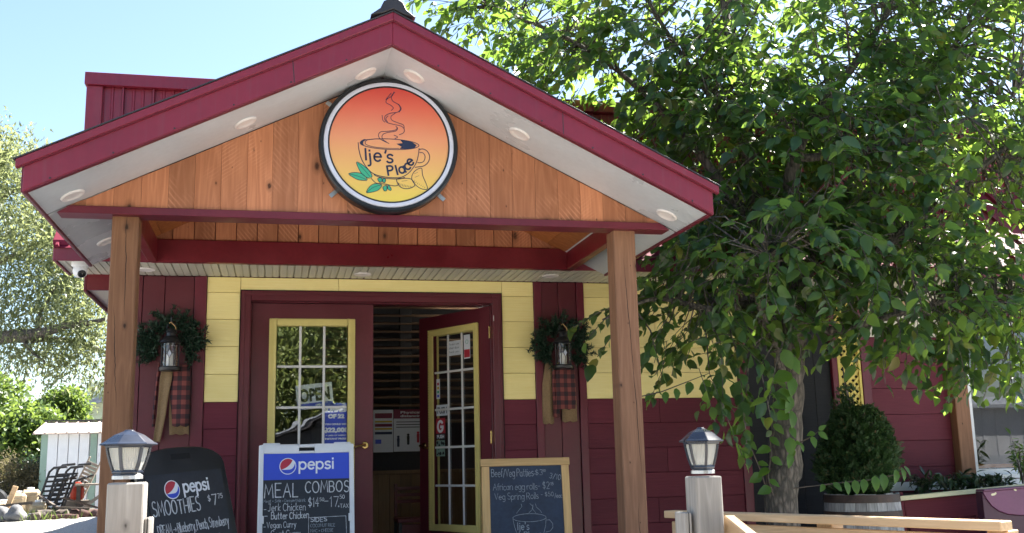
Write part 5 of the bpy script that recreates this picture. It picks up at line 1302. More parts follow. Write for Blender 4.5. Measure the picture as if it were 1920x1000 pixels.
LB = [
 [f0, tw(1440, 440, -1.1), tw(1405, 300, -1.0), tw(1392, 150, -.9), tw(1360, 20, -.8), tw(1340, -120, -.7)],
 [f0, tw(1478, 430, -1.2), tw(1490, 300, -1.3), tw(1540, 200, -1.3), tw(1610, 110, -1.3), tw(1700, -40, -1.3)],
 [tw(1486, 560, -1.05), tw(1530, 480, -1.1), tw(1640, 360, -1.0), tw(1685, 240, -.9), tw(1770, 120, -.7), tw(1830, 0, -.6)],
 [f1, tw(1550, 570, -1.1), tw(1590, 520, -1.3), tw(1700, 430, -1.5), tw(1820, 330, -1.5), tw(1920, 250, -1.5)],
 [tw(1440, 440, -1.1), tw(1380, 380, -1.1), tw(1280, 250, -.9), tw(1180, 150, -.6), tw(1060, 70, -.3), tw(930, 20, 0)],
 [f1, tw(1420, 570, -1.2), tw(1330, 580, -1.3), tw(1230, 560, -1.35), tw(1130, 600, -1.4)],
 [f1, tw(1560, 620, -1.3), tw(1680, 590, -1.6), tw(1800, 560, -1.8), tw(1900, 560, -1.9)],
 [tw(1478, 740, -1.0), tw(1450, 640, -1.25), tw(1420, 560, -1.5), tw(1440, 480, -1.8)],
 [tw(1405, 300, -1.0), tw(1330, 180, -1.1), tw(1250, 60, -1.0), tw(1180, -60, -.9)],
 [tw(1490, 300, -1.3), tw(1620, 280, -1.6), tw(1750, 250, -1.8), tw(1900, 180, -1.9)],
]
RB = [[.085, .07, .055, .045, .032, .02], [.08, .065, .05, .04, .03, .018], [.07, .055, .045, .035, .026, .016], [.065, .055, .045, .035, .025, .014], [.045, .04, .032, .024, .018, .008],
      [.045, .034, .026, .016, .006], [.04, .032, .022, .014, .006], [.035, .028, .02, .01], [.03, .024, .018, .01], [.035, .026, .018, .009]]
for p, r in zip(LB, RB): limb('limb', p, r, 8)
allp = np.array([list(q) for o, r in limbs for q in o]); allr = np.array([x for o, r in limbs for x in r])
# crown: lobes given by centre and radii in metres; hanging shoots added below
def lobe(u, v, Y, rx, ry, rz, n): return (atY(u, v, Y), (rx, ry, rz), n)
lobes = [lobe(1450, 60, -.9, 1.45, 1.1, .85, 520), lobe(1760, 90, -.9, 1.3, 1.1, .95, 520), lobe(1190, 95, -.5, .95, .8, .5, 260), lobe(985, 38, .1, .62, .5, .30, 110), lobe(870, 8, .3, .42, .4, .20, 40),
         lobe(1330, 250, -.9, .75, .7, .50, 230), lobe(1500, 310, -1.3, .95, .8, .75, 330), lobe(1790, 340, -1.4, 1.0, .8, .85, 360), lobe(1450, 465, -1.5, .70, .6, .40, 160),
         lobe(1720, 540, -1.6, .75, .6, .40, 175), lobe(1320, 560, -1.25, .50, .40, .28, 84), lobe(1865, 590, -1.6, .42, .5, .42, 75), lobe(1420, 650, -1.45, .34, .35, .26, 10),
         lobe(1900, 150, -1.2, 1.0, 1.0, 1.0, 220), lobe(1560, -170, -.8, 1.9, 1.3, .8, 300), lobe(1350, 350, -1.0, .5, .45, .32, 64),
         (Vector((4.7, -1.3, 6.9)), (1.6, 1.3, .9), 300), (Vector((3.0, -1.3, 7.1)), (1.7, 1.4, .9), 330)]  # last two lobes: out of view, added to shade the ramp posts and lamps
def roofline(x): return 3.079-SL*abs(x-G0)+.16
def free(p):
    """keep leaves out of the walls, roofs and the porch"""
    x, y, z = p
    if y > -.10 and z < 2.2: return False
    if y > -.64 and z < 2.34: return False
    if -.64 < y < PY and z < roof_z(y)+.05: return False
    if PY <= y < PY+.2 and z < 3.95: return False
    if y >= PY+.2 and z < 3.65: return False
    if y > -2.72 and x < 1.75 and z < roofline(x)+.05 and z > 2.12: return False
    if x < 1.42 and y < -1.85: return False
    if x < 1.95 and z > 2.1 and z < 2.6 and y < -2.0: return False
    if -1.92 > y > -2.15 and 1.15 < x < 1.45 and z < 2.3: return False
    return True
SP = []
for c, rad, n in lobes:
    k = 0
    while k < n:
        d = rnd_dirs(1)[0]; r = rs.uniform(.12, 1) ** .40
        p = np.array(c)+d*r*np.array(rad)
        # leave holes: drop sprays where a coarse pattern is low
        hole = math.sin(p[0]*4.1+1.3)*math.sin(p[2]*4.7+.4)+.7*math.sin(p[0]*7.3+p[2]*6.1+p[1]*3.0)
        k += 1
        if hole < (-.38 if c.z > 2.9 else -.75) and c.z > 2.5: continue
        if not free(p): continue
        out = d*np.array([1, 1, .5])+np.array([0, 0, -.35])+rs.normal(0, .35, 3); out /= np.linalg.norm(out)
        SP.append((p, out, rs.uniform(.22, .45), 1.0))
def shoot(pts, n, fresh=0.0, size=1.0):
    SP.append((np.array(pts[0]), np.array(pts[-1]-pts[0]), (pts[-1]-pts[0]).length, size))
# hanging and reaching shoots that show in front of the wall
for s in ([(1210, 555), (1150, 580), (1065, 592)], [(1190, 575), (1130, 620), (1100, 665)], [(1180, 560), (1110, 600), (1085, 630)],
          [(1240, 700), (1225, 735), (1215, 750)],
          [(1330, 700), (1350, 760), (1400, 860)], [(1290, 620), (1280, 660), (1225, 700)], [(1350, 640), (1360, 700), (1370, 800)], [(1380, 660), (1390, 740), (1420, 850)], [(1400, 640), (1330, 690), (1290, 745)],
          [(1250, 640), (1262, 690), (1240, 730)], [(1310, 690), (1330, 740), (1345, 800)], [(1400, 700), (1405, 760), (1390, 830)], [(1870, 640), (1880, 690), (1900, 750)], [(1840, 620), (1825, 670), (1815, 735)], [(1905, 640), (1900, 700), (1885, 740)], [(1700, 640), (1690, 660), (1700, 690)],
          [(1250, 520), (1225, 545), (1210, 600)], [(1300, 560), (1260, 600), (1215, 640)], [(1330, 580), (1290, 610), (1250, 690)]):
    Y = rs.uniform(-1.35, -1.7) if s[0][0] > 1300 else -1.38
    pts = [atY(u, v, Y) for u, v in s]
    SP.append((np.array(pts[0]), np.array(pts[2]-pts[0])/(pts[2]-pts[0]).length, (pts[2]-pts[0]).length*1.02, 1.05))
P, D, N, L, W = [], [], [], [], []; twm = MB(); nb = MB()
for p, d, ln, sz in SP:
    p = np.array(p); d = np.array(d); steps = max(5, int(ln/.045)); side = np.cross(d, [0, 0, 1]); side /= np.linalg.norm(side)+1e-6
    pts = []; q = p.copy(); dd = d/np.linalg.norm(d)
    for i in range(steps+1):
        pts.append(q.copy()); q = q+dd*(ln/steps); dd = dd+np.array([0, 0, -.035])+rs.normal(0, .03, 3); dd /= np.linalg.norm(dd)
    twm.tube([tuple(Vector(x)-T0) for x in pts[::max(1, steps//3)]], .0028, 3, False)
    j = np.argmin(((allp-p)**2).sum(1)*(1+0*allr)); dist = np.linalg.norm(allp[j]-p)
    if dist > .1 and rs.rand() < .55:
        a_ = Vector(allp[j]); b_ = Vector(p); mid = (a_+b_)/2+Vector(rs.normal(0, .05, 3))+Vector((0, 0, .06))
        nb.tube([L_(a_), L_(mid), L_(b_)], [min(.012, .004+dist*.008), .006, .003], 4, False)
    for i in range(1, steps+1):
        sg = 1 if i % 2 else -1; base = pts[i]
        if not free(base): continue
        f = i/steps; l = min(.175, max(.055, rs.lognormal(-2.21, .26)))*sz*(1-.25*f)*(.8 if i == 1 else 1)
        ld = side*sg*rs.uniform(.5, 1.0)+dd*rs.uniform(.35, .8)+np.array([0, 0, -rs.uniform(-.25, .85)])+rs.normal(0, .18, 3)
        nn = np.array([0, -.15, 1.0])+rs.normal(0, .45, 3)
        ldn = ld/np.linalg.norm(ld)
        P.append(base+ldn*.012); D.append(ldn); N.append(nn); L.append(l); W.append(l*rs.uniform(.82, 1.02))
P = np.array(P); D = np.array(D); N = np.array(N); L = np.array(L); W = np.array(W)
# sharpen: the leaves that show largest become parts of their own
fv = np.array(list(_f)); rv = np.array(list(_r)); uv = np.array(list(_u)); q = P+D*L[:, None]*.5-np.array(list(CAMP)); dep = q@fv; pu = 960+FPX*(q@rv)/dep; pv = 500-FPX*(q@uv)/dep
inside = (pu > 4) & (pu < 1916) & (pv > 4) & (pv < 996)
cell = {}
size_px = L*FPX/dep*np.abs(np.linalg.norm(np.cross(D, q/np.linalg.norm(q, axis=1)[:, None]), axis=1))
for i in np.argsort(dep):
    if not inside[i]: continue
    key = (int(pu[i]//22), int(pv[i]//22))
    if key not in cell: cell[key] = i
front = sorted(cell.values(), key=lambda i: -size_px[i])[:290]
pick = set(front); keep = np.array([i not in pick for i in range(len(P))])
T0a = np.array(list(T0))
leaves_mesh('foliage', (P-T0a)[keep], D[keep], N[keep], L[keep], W[keep], M['leaf'], TREE)['kind'] = 'stuff'
bv, bf = leaf_mesh_data('ovate'); lm = bpy.data.meshes.new('leaf'); lm.from_pydata([tuple(map(float, x)) for x in bv], [], bf); lm.materials.append(M['leaf']); lm.polygons.foreach_set('use_smooth', [True]*len(lm.polygons))
lf = lm.copy(); lf.materials.clear(); lf.materials.append(M['leaf_fresh'])
for i in front: leaf_object(lm, (P-T0a)[i], D[i], N[i], L[i], W[i], TREE)
twm.build('twigs', M['bark'], TREE, kind='stuff'); nb.build('branchlets', M['bark'], TREE, kind='stuff')
# fresh suckers from the foot of the trunk
def sucker(pts2, Y0, Y1, leaves):
    n = len(pts2); pts = [atY(u, v, Y0+(Y1-Y0)*i/(n-1)) for i, (u, v) in enumerate(pts2)]
    MB().tube([L_(p) for p in pts], [.0042]*(n-1)+[.002], 5).build('sucker', M['log'], TREE, smooth=True)
    for (u, v, Y, du, dv, lp) in leaves:
        p = atY(u, v, Y); e = atY(u+du, v+dv, Y-.03); dd = e-p; l = dd.length
        leaf_object(lf, Vector(p)-T0, dd, Vector((rs.normal(0, .35), -.9, .45)), l, l*rs.uniform(.8, 1.0), TREE)
sucker([(1470, 918), (1520, 912), (1570, 906), (1630, 900), (1680, 890), (1700, 880)], -1.1, -1.25,
       [(1585, 902, -1.2, 8, 26, 1), (1562, 905, -1.2, 18, 16, 1), (1602, 900, -1.2, 6, 28, 1), (1620, 898, -1.22, 0, 26, 1), (1640, 892, -1.24, 4, 30, 1), (1655, 888, -1.24, 4, 32, 1), (1680, 880, -1.25, 0, 28, 1), (1690, 876, -1.25, 8, 26, 1), (1695, 874, -1.26, 14, 18, 1), (1545, 908, -1.18, -6, 14, 1)])
sucker([(1484, 850), (1500, 830), (1520, 820), (1536, 808)], -1.12, -1.3, [(1534, 810, -1.3, 20, 14, 1), (1535, 807, -1.3, 14, -10, 1), (1522, 818, -1.28, 8, 22, 1), (1528, 812, -1.28, -14, 4, 1), (1500, 830, -1.2, 8, 18, 1), (1500, 830, -1.2, -10, 2, 1), (1486, 842, -1.15, 2, 14, 1)])
sucker([(1450, 640), (1482, 690), (1484, 760), (1482, 850), (1478, 900)], -1.45, -1.35,
       [(1484, 700, -1.45, -36, 16, 1), (1484, 706, -1.45, 2, 38, 1), (1470, 655, -1.45, 14, 38, 1), (1482, 668, -1.45, 18, 34, 1), (1482, 735, -1.43, -32, 8, 1), (1483, 742, -1.43, -8, 34, 1), (1480, 756, -1.42, -34, 6, 1), (1484, 770, -1.42, 4, 34, 1), (1482, 800, -1.4, 10, 22, 1), (1481, 820, -1.4, 2, 34, 1), (1480, 776, -1.42, -28, 8, 1), (1482, 850, -1.38, -2, 28, 1)])
sucker([(1195, 745), (1240, 735), (1330, 700)], -1.45, -1.5, [(1222, 738, -1.45, -12, 14, 1), (1248, 734, -1.46, 0, 22, 1), (1268, 728, -1.47, 2, 22, 1), (1295, 716, -1.48, -6, 24, 1)])

sucker([(1436, 915), (1425, 880), (1404, 830), (1380, 780), (1352, 735), (1330, 712)], -1.05, -1.35,
       [(1428, 890, -1.1, -22, 14, 1), (1420, 868, -1.12, 22, 4, 1), (1411, 846, -1.15, -26, 10, 1), (1402, 826, -1.18, 18, 18, 1), (1392, 804, -1.2, -28, 8, 1), (1382, 784, -1.22, 20, 14, 1), (1370, 762, -1.26, -26, 14, 1), (1358, 744, -1.28, 16, 22, 1), (1346, 730, -1.3, -24, 12, 1), (1332, 714, -1.34, -20, 16, 1)])
sucker([(1450, 930), (1440, 895), (1446, 850), (1440, 800)], -1.18, -1.3,
       [(1446, 915, -1.2, -24, 10, 1), (1441, 900, -1.2, 22, 12, 1), (1443, 878, -1.22, -22, 16, 1), (1446, 858, -1.25, 22, 14, 1), (1445, 840, -1.26, -26, 8, 1), (1443, 820, -1.28, 20, 16, 1), (1440, 802, -1.3, -12, -20, 1)])

# ================================================================== YARD AT THE LEFT
def gpt(u, v, D): p = atD(u, v, D); return Vector((p.x, p.y, ground_z(p.x, p.y)))
# metal shed
p0 = gpt(70, 957, 29.2); sh = thing('garden_shed', 'white metal garden shed with sage green corner trim', 'shed', p0, -R(9))
Hs, Ws, Ds = 2.22, 2.35, 2.3
MB().box(.06, Ws-.06, .02, Ds, 0, Hs-.02).build('wall_core', M['shed_white'], sh)
for i in range(4):
    MB().prism([(0, -.03), (.415, -.03), (.42, .012), (.45, .012), (.45, .018), (0, .018)], 'z', 0, Hs).build('wall_panel', M['shed_white'], sh, (.195+i*.293, 0, 0)).scale = (.64, 1.6, 1)
for xa in (0, 1.37): MB().box(0, .19, -.035, .03, 0, Hs).build('corner_trim', M['shed_green'], sh, (xa, 0, 0), bevel=.01)
MB().box(1.57, Ws, -.012, .02, 0, Hs).build('wall_panel', M['shed_white'], sh)
MB().prism([(-.22, Hs-.03), (-.22, Hs), (.75, Hs+.36), (Ds+.2, Hs-.02), (Ds+.2, Hs-.05), (.75, Hs+.32)], 'x', -.18, Ws+.2).build('roof', M['shed_roof'], sh)
for i in range(9): MB().prism([(-.225, Hs), (-.225, Hs+.03), (.75, Hs+.39), (.75, Hs+.36)], 'x', -.16+i*.305, -.12+i*.305).build('roof_rib', M['shed_roof'], sh)
cbox('ridge_cap', Ws/2, .76, Hs+.39, Ws+.4, .16, .04, M['roof_dark'], sh)
# pale green house behind
p = gpt(150, 940, 42)+Vector((0, 0, .35)); hs = thing('green_house', 'pale green sided house with grey roof behind the shed', 'house', p, -R(16))
hw = MB().prism([(0, 0), (7, 0), (7, 4.4), (0, 3.35)], 'y', .05, 6).build('wall', M['house_green'], hs)
for i in range(26): cbox('clapboard', 3.5, .03, .08+i*.17, 7, .03, .16, M['house_green'], hs)
MB().prism([(-.8, 3.22), (7, 5.05), (7, 5.2), (-.85, 3.36)], 'y', -.5, 6.5).build('roof', M['grey_shingle'], hs)
MB().prism([(-.85, 3.14), (7, 4.95), (7, 5.08), (-.85, 3.26)], 'y', -.53, -.501).build('barge_board', M['grey_shingle'], hs)
# junk in front of the shed
def rock(u, v, D, s, label, seed):
    r = np.random.RandomState(seed); p = gpt(u, v, D); bm = bmesh.new(); bmesh.ops.create_icosphere(bm, subdivisions=3, radius=1)
    for q in bm.verts:
        c = q.co; k = 1+.16*math.sin(c.x*3.1+seed)*math.sin(c.y*2.7+1)+.10*math.sin(c.z*5.3+seed*2)+.05*math.sin(c.x*9+c.y*8); q.co = Vector((c.x*k*s[0], c.y*k*s[1], c.z*k*s[2]))
    me = bpy.data.meshes.new('boulder'); bm.to_mesh(me); bm.free(); me.materials.append(M['stone']); me.polygons.foreach_set('use_smooth', [True]*len(me.polygons))
    o = link(bpy.data.objects.new('boulder', me)); o.location = p+Vector((0, 0, s[2]*.55)); o.rotation_euler = (0, 0, r.uniform(0, 3)); tag(o, label, 'rock', 'grey boulders at the yard edge')
rock(30, 967, 25.0, (.23, .25, .22), 'large rounded boulder at the lower left yard edge', 1)
rock(3, 966, 25.2, (.20, .22, .21), 'boulder cut by the left picture edge', 2)
rock(64, 962, 25.8, (.16, .16, .10), 'small flat boulder at the left end of the log pile', 5)
def logs(u, v, D, L, r, az, label, mat, seed, el=0, name='log'):
    p = gpt(u, v, D); q = random.Random(seed); n = 8; pts = [(L*(i/(n-1)-.5), q.uniform(-.05, .05), q.uniform(-.03, .03)) for i in range(n)]
    o = MB().tube(pts, [r*q.uniform(.78, 1.1) for _ in range(n)], 9).build(name, M[mat], None, p+Vector((0, 0, r*.9+abs(math.sin(el))*L*.5)), (0, el, az), smooth=True); tag(o, label, 'log', 'old logs piled before the shed')
logs(98, 958, 25.8, .75, .12, .25, 'thick dark log in front of the tank cubes', 'log', 1)
logs(128, 948, 26.5, 1.0, .10, .1, 'long grey log on top of the pile', 'log', 2, .06)
logs(160, 956, 26.0, .65, .11, -.15, 'red brown log at the right of the pile', 'log_red', 3)
logs(76, 962, 25.4, .4, .10, .5, 'short stump end near the boulder', 'log', 4)
logs(170, 944, 26.8, .8, .09, .2, 'thin log behind the pile', 'log', 5, -.05)
logs(120, 963, 25.3, .7, .06, -.3, 'thin front log by the gravel', 'log_red', 6)
def tank(u, v, D, s, label, rot):
    p = gpt(u, v, D); t = thing('plastic_tank', label, 'tank', p, rot, 'yellowed plastic tanks'); w, d_, h = s
    MB().box(-w/2, w/2, -d_/2, d_/2, 0, h).build('body', M['tank_plastic'], t, bevel=.07)
    MB().lathe([(0, h), (.09, h), (.09, h+.05), (0, h+.06)], 14).build('cap', M['white_plastic'], t)
    for i in range(3): cbox('rib', 0, -d_/2-.004, h*(.25+.25*i), w*.8, .03, .03, M['tank_plastic'], t)
tank(56, 945, 27.2, (.47, .45, .70), 'tall yellowed plastic tank behind the leaning plank', .2)
tank(34, 945, 27.0, (.46, .45, .62), 'wide pinkish tank between the plank and the tall tank', -.1)
tank(72, 952, 26.2, (.40, .38, .40), 'small low tank at the front right of the tanks', .15)
tank(6, 950, 26.6, (.30, .4, .42), 'low tank at the left picture edge', 0)
p = gpt(6, 948, 26.0); o = MB().box(-.06, .06, -.03, .03, 0, .85).build('leaning_plank', M['tan_wood'], None, p, (0, R(18), 0)); tag(o, 'pale plank leaning up against the plastic tanks', 'plank')
p = gpt(26, 948, 25.9); o = MB().box(-.42, .42, -.05, .05, -.035, .035).build('dark_plank', M['log'], None, p+Vector((0, 0, .36)), (0, -R(5), 0)); tag(o, 'dark plank lying across the plastic tanks', 'plank')
p = gpt(20, 900, 27.5); t = thing('old_tyre', 'old black tyre half hidden behind the left tanks', 'tyre', p-Vector((.4, 0, 0)))
MB().lathe([(.22, -.1), (.34, -.11), (.38, -.07), (.38, .07), (.34, .11), (.22, .1)], 28, 'y', close=True).build('rubber', M['black_plastic'], t, (0, 0, .38), smooth=True)
for u, v, D, w, az, el, lb in ((150, 952, 26.3, .9, .5, 18, 'dark scrap board leaning on the log pile by the work table'), (92, 950, 26.1, .7, -.4, 30, 'dark scrap board leaning between the tank and the chairs'), (136, 956, 25.9, .8, .1, 4, 'flat scrap board lying on the logs')):
    p = gpt(u, v, D); o = MB().box(-w/2, w/2, -.05, .05, -.02, .02).build('scrap_board', M['log'], None, p+Vector((0, 0, .22+w*.5*math.sin(R(el)))), (0, R(el), az)); tag(o, lb, 'board', 'scrap boards in the junk pile')
# folded black lounge chairs standing against the shed
def lounge(u, v, D, lean, label, sc=1.0):
    p = gpt(u, v, D); t = thing('folded_chair', label, 'chair', p, R(-12), 'folded black garden chairs'); m = MB(); h = 1.35*sc
    for xx in (-.25, .25):
        MB().tube([(xx-.42, 0, 0), (xx-.2, .02, .45*h), (xx+.0, .04, .92*h), (xx+.12, .05, 1.0*h), (xx+.5, .05, 1.02*h)], .036, 6).build('side_rail', M['scrap_black'], t)
        MB().tube([(xx-.05, -.12, 0), (xx+.1, -.1, .35*h), (xx+.3, -.05, .72*h), (xx+.62, -.03, .80*h)], .034, 6).build('arm', M['scrap_black'], t)
    for i in range(9):
        f = .06+i*.095; MB().tube([(-.62+.42*f+.0, .02, f*h), (.02+.42*f, .02, f*h+.02)], .03, 5).build('cross_slat', M['scrap_black'], t)
    t.scale = (.86, .86, .92)
lounge(104, 948, 26.4, 0, 'front folded black garden chair leaning in the junk pile'); lounge(120, 946, 27.0, 0, 'rear folded black garden chair nearer the shed', 1.05)
p = gpt(128, 946, 27.4); t = thing('grey_lounger', 'grey plastic slatted lounger back sticking up before the shed', 'chair', p, R(-10))
t.rotation_euler = (0, R(24), R(-10))
for xx in (-.16, .16): cbox('side_rail', xx, 0, .8, .035, .05, 1.6, M['old_wood'], t)
for i in range(12): cbox('slat', 0, -.01, .35+i*.10, .30, .02, .07, M['old_wood'], t)
p = gpt(140, 940, 26.8); t = thing('red_fuel_can', 'red fuel can between the chairs and the workbench', 'can', p+Vector((.05, 0, .42)), .3)
MB().box(-.16, .16, -.12, .12, 0, .34).build('body', M['red_plastic'], t, bevel=.05); MB().tube([(-.1, 0, .34), (-.06, 0, .43), (.06, 0, .43), (.1, 0, .34)], .025, 6).build('handle', M['red_plastic'], t); MB().tube([(.12, 0, .33), (.2, 0, .45)], .025, 7).build('spout', M['black_plastic'], t)
p = gpt(140, 945, 26.9); o = MB().box(-.3, .3, -.2, .2, 0, .40).build('wooden_crate', M['old_wood'], None, p+Vector((.05, .05, 0)), (0, 0, .3), .01); tag(o, 'old crate under the red fuel can', 'crate')
p = gpt(170, 950, 26.9); t = thing('work_table', 'rough wooden work table in front of the shed corner', 'table', p, R(6))
for i in range(3): cbox('top_plank', 0, -.16+i*.16, .80, .78, .15, .05, M['old_wood'], t)
for xx in (-.30, .30):
    for yy in (-.16, .16): cbox('leg', xx, yy, .388, .10, .09, .775, M['log'], t)
MB().box(-.04, .04, -.03, .03, -.5, .5).build('brace', M['old_wood'], t, (.05, -.26, .38), (0, R(52), 0))

# trees and shrubs of the yard
def tube_tree(name, label, base, limbs_, mat='bark', group=None, cat='tree'):
    t = thing(name, label, cat, base, 0, group); b = Vector(base)
    for i, (pts, rad) in enumerate(limbs_):
        o, r = bend([Vector(q) for q in pts], rad, 5, .03); MB().tube([tuple(q-b) for q in o], r, 8).build('trunk' if i == 0 else 'limb', M[mat], t, smooth=True)
    return t
def foliage(t, lobes_, size, wr, mat, rs, cl=9, spread=.35, droop=.4, kind='lance', shell=.45):
    """leaf clusters inside ellipsoid lobes (centre, radii, number of clusters), hung a little downward"""
    P, D, N = [], [], []
    b = np.array(list(t.location))
    for c, rad, n in lobes_:
        d = rnd_dirs(n); r = rs.uniform(.15, 1, (n, 1)) ** shell; q = np.array(list(c))+d*r*np.array(rad)
        q = np.repeat(q, cl, 0); off = rs.normal(0, 1, q.shape)*spread*.45; off[:, 2] -= np.abs(rs.normal(0, .5, len(q)))*spread*droop
        P.append(q+off-b); dd = rs.normal(0, 1, q.shape); dd[:, 2] -= droop*1.6; D.append(dd); N.append(rs.normal(0, .6, q.shape)+np.array([0, 0, .8]))
    P, D, N = map(np.concatenate, (P, D, N)); L = rs.uniform(size*.7, size*1.3, len(P))
    o = leaves_mesh('crown', P, D, N, L, L*wr, mat, t, kind); o['kind'] = 'stuff'; return o
rs = np.random.RandomState(31)
# big willow whose limbs reach in from the left
A = lambda u, v, D: Vector(atD(u, v, D))
base = gpt(-330, 960, 20)
wl = tube_tree('willow_tree', 'large pale leaved willow with long limbs reaching in from the left', base,
   [([base, A(-320, 800, 20), A(-290, 660, 20), A(-260, 500, 20), A(-240, 330, 20), A(-200, 150, 20)], [.55, .42, .38, .3, .2, .08]),
    ([A(-290, 660, 20), A(-150, 645, 19.6), A(0, 632, 19.2), A(60, 628, 19), A(120, 612, 18.8), A(165, 606, 18.6), A(230, 592, 18.4)], [.28, .20, .13, .105, .07, .05, .02]),
    ([A(0, 632, 19.2), A(60, 636, 19.3), A(130, 640, 19.4), A(185, 655, 19.5), A(230, 680, 19.5)], [.09, .075, .05, .035, .02]),
    ([A(40, 630, 19.1), A(60, 660, 18.9), A(85, 680, 18.7)], [.05, .03, .012]),
    ([A(70, 628, 19), A(75, 590, 19.2), A(100, 545, 19.4), A(130, 500, 19.6), A(150, 440, 19.8)], [.05, .04, .03, .022, .012]),
    ([A(-260, 500, 20), A(-120, 430, 20.4), A(0, 370, 20.8), A(70, 330, 21)], [.2, .12, .07, .02]),
    ([A(-275, 580, 20), A(-130, 540, 20.3), A(0, 490, 20.6), A(90, 450, 20.8), A(150, 420, 21)], [.16, .11, .07, .04, .015])])
wlob = [(A(20, 350, 20.5), (1.15, 1.4, 1.0), 430), (A(80, 450, 20), (1.1, 1.2, .75), 400), (A(40, 560, 19.6), (1.2, 1.0, .55), 280), (A(150, 560, 19), (.65, .8, .65), 210), (A(170, 640, 19), (.45, .6, .35), 80), (A(-30, 290, 20.5), (.8, 1.2, .75), 320), (A(60, 655, 19.2), (.9, .8, .22), 120), (A(110, 670, 19.2), (.5, .6, .14), 40), (A(195, 705, 19), (.2, .4, .15), 22),
        (A(-200, 300, 20.5), (2.0, 2, 1.6), 500), (A(-180, 560, 20), (1.6, 1.6, 1.0), 300), (A(-400, 450, 20.5), (2.2, 2, 2.2), 400), (A(150, 480, 19.5), (.5, .8, .5), 160), (A(130, 440, 20.5), (.45, .8, .4), 110)]
foliage(wl, wlob, .115, .30, M['willow'], rs, 12, .48, .5)
def bush(name, label, u, v, D, lob, size, mat, wr, seed, cl=12, cat='bush'):
    r = np.random.RandomState(seed); b = gpt(u, v, D); t = thing(name, label, cat, b, 0, 'bushes behind the yard'); m = MB()
    ls = []
    for (dx, dy, z, rx, ry, rz, n) in lob:
        c = b+Vector((dx, dy, z)); ls.append((c, (rx, ry, rz), n)); m.tube([(0, 0, 0), (dx*.5, dy*.5, z*.6), (dx, dy, z+rz*.5)], [.06, .04, .015], 5)
        for i in range(6): q = r.normal(0, .5, 3); m.tube([(dx*.6, dy*.6, z*.6), (dx+q[0]*rx, dy+q[1]*ry, z+q[2]*rz)], [.02, .006], 4)
    m.build('stems', M['bark'], t); foliage(t, ls, size, wr, M[mat], r, cl, .3, .15, 'round')
bush('leafy_bush', 'tall bright green bush left of the shed', 20, 930, 32, [(-.2, 0, 1.7, 1.2, 1.0, 1.3, 420), (.6, .2, 2.3, .9, .9, .9, 300), (-1.2, 0, 1.9, .9, .9, 1.2, 240)], .15, 'bush', .62, 41)
bush('leafy_bush', 'highest yellow green bush rising behind the shed roof', 95, 930, 34, [(0, 0, 2.2, 1.1, 1.0, 1.4, 430), (.3, 0, 3.2, .7, .8, .75, 220), (-.8, 0, 2.6, .9, .8, 1.0, 240)], .15, 'bush', .62, 42)
bush('dry_shrub', 'dry grey brown shrub at the left edge before the bushes', 15, 945, 29.5, [(0, 0, .9, .95, .7, .75, 330), (.5, 0, .7, .6, .5, .5, 120)], .10, 'dry_bush', .3, 43)
bush('leafy_bush', 'shaded bush squeezed beside the shed wall', 62, 945, 30.5, [(0, .3, .8, .55, .5, .9, 170)], .12, 'plant_dark', .55, 44)
def grass_clump(u, v, D, n, label, r_=.5):
    r = np.random.RandomState(int(u+v)); b = gpt(u, v, D); P = r.normal(0, r_*.5, (n, 3)); P[:, 2] = 0; Dd = r.normal(0, .35, (n, 3)); Dd[:, 2] = 1
    o = leaves_mesh('grass_tuft', P, Dd, r.normal(0, 1, (n, 3)), r.uniform(.10, .32, n), np.full(n, .016), M['grass'], None, 'lance'); o.location = b; tag(o, label, 'grass', 'grass tufts in the yard', 'stuff')
grass_clump(85, 945, 26.2, 160, 'grass tuft growing between the tanks and the boulder', .5); grass_clump(100, 968, 25.0, 60, 'grass tuft in front of the log pile', .9); grass_clump(55, 962, 25.8, 70, 'grass tuft behind the large boulder', .5)
grass_clump(52, 955, 26.0, 120, 'grass tuft under the low front tank', .25)
# trees far behind
def far_tree(label, x, y, h, seed, mat='bush'):
    r = np.random.RandomState(seed); b = Vector((x, y, ground_z(x, y))); t = tube_tree('far_tree', label, b, [([b, b+Vector((.1, 0, h*.35)), b+Vector((0, .1, h*.8))], [.22, .16, .05])], 'bark', 'trees far behind the yard')
    foliage(t, [(b+Vector((r.normal(0, h*.12), r.normal(0, h*.12), h*(.45+.1*i))), (h*.27, h*.27, h*.22), 150) for i in range(5)], .3, .6, M[mat], r, 10, .6, .2, 'round')
far_tree('round tree behind the green house', -3.0, 58, 5.2, 51); far_tree('distant tree left of the yard bushes', -16, 50, 6.5, 52); far_tree('distant tree farthest to the left', -23, 46, 7.5, 53)

# ================================================================== ACROSS THE STREET (what the door glass and the window mirror)
tag(MB().box(-60, 60, -19.5, -12.5, -.70, -.655).build('street', paint('asphalt', (.06, .06, .062), .85, .2, 3, .3)), None, None, kind='structure')
def street_tree(label, x, y, h, seed):
    r = np.random.RandomState(seed); b = Vector((x, y, GZ)); t = tube_tree('street_tree', label, b, [([b, b+Vector((.1, 0, h*.3)), b+Vector((-.1, .1, h*.75))], [.3, .22, .06]), ([b+Vector((.1, 0, h*.3)), b+Vector((1.0, 0, h*.5)), b+Vector((1.6, .2, h*.65))], [.14, .09, .03]), ([b+Vector((.1, 0, h*.3)), b+Vector((-1.0, .3, h*.5)), b+Vector((-1.7, .2, h*.68))], [.14, .09, .03])], 'bark', 'trees across the street mirrored in the door glass')
    foliage(t, [(b+Vector((r.normal(0, h*.16), r.normal(0, h*.14), h*(.32+.085*i))), (h*.26, h*.24, h*.15), 130) for i in range(7)], .15, .6, M['tree_far'], r, 24, .8, .25, 'round')
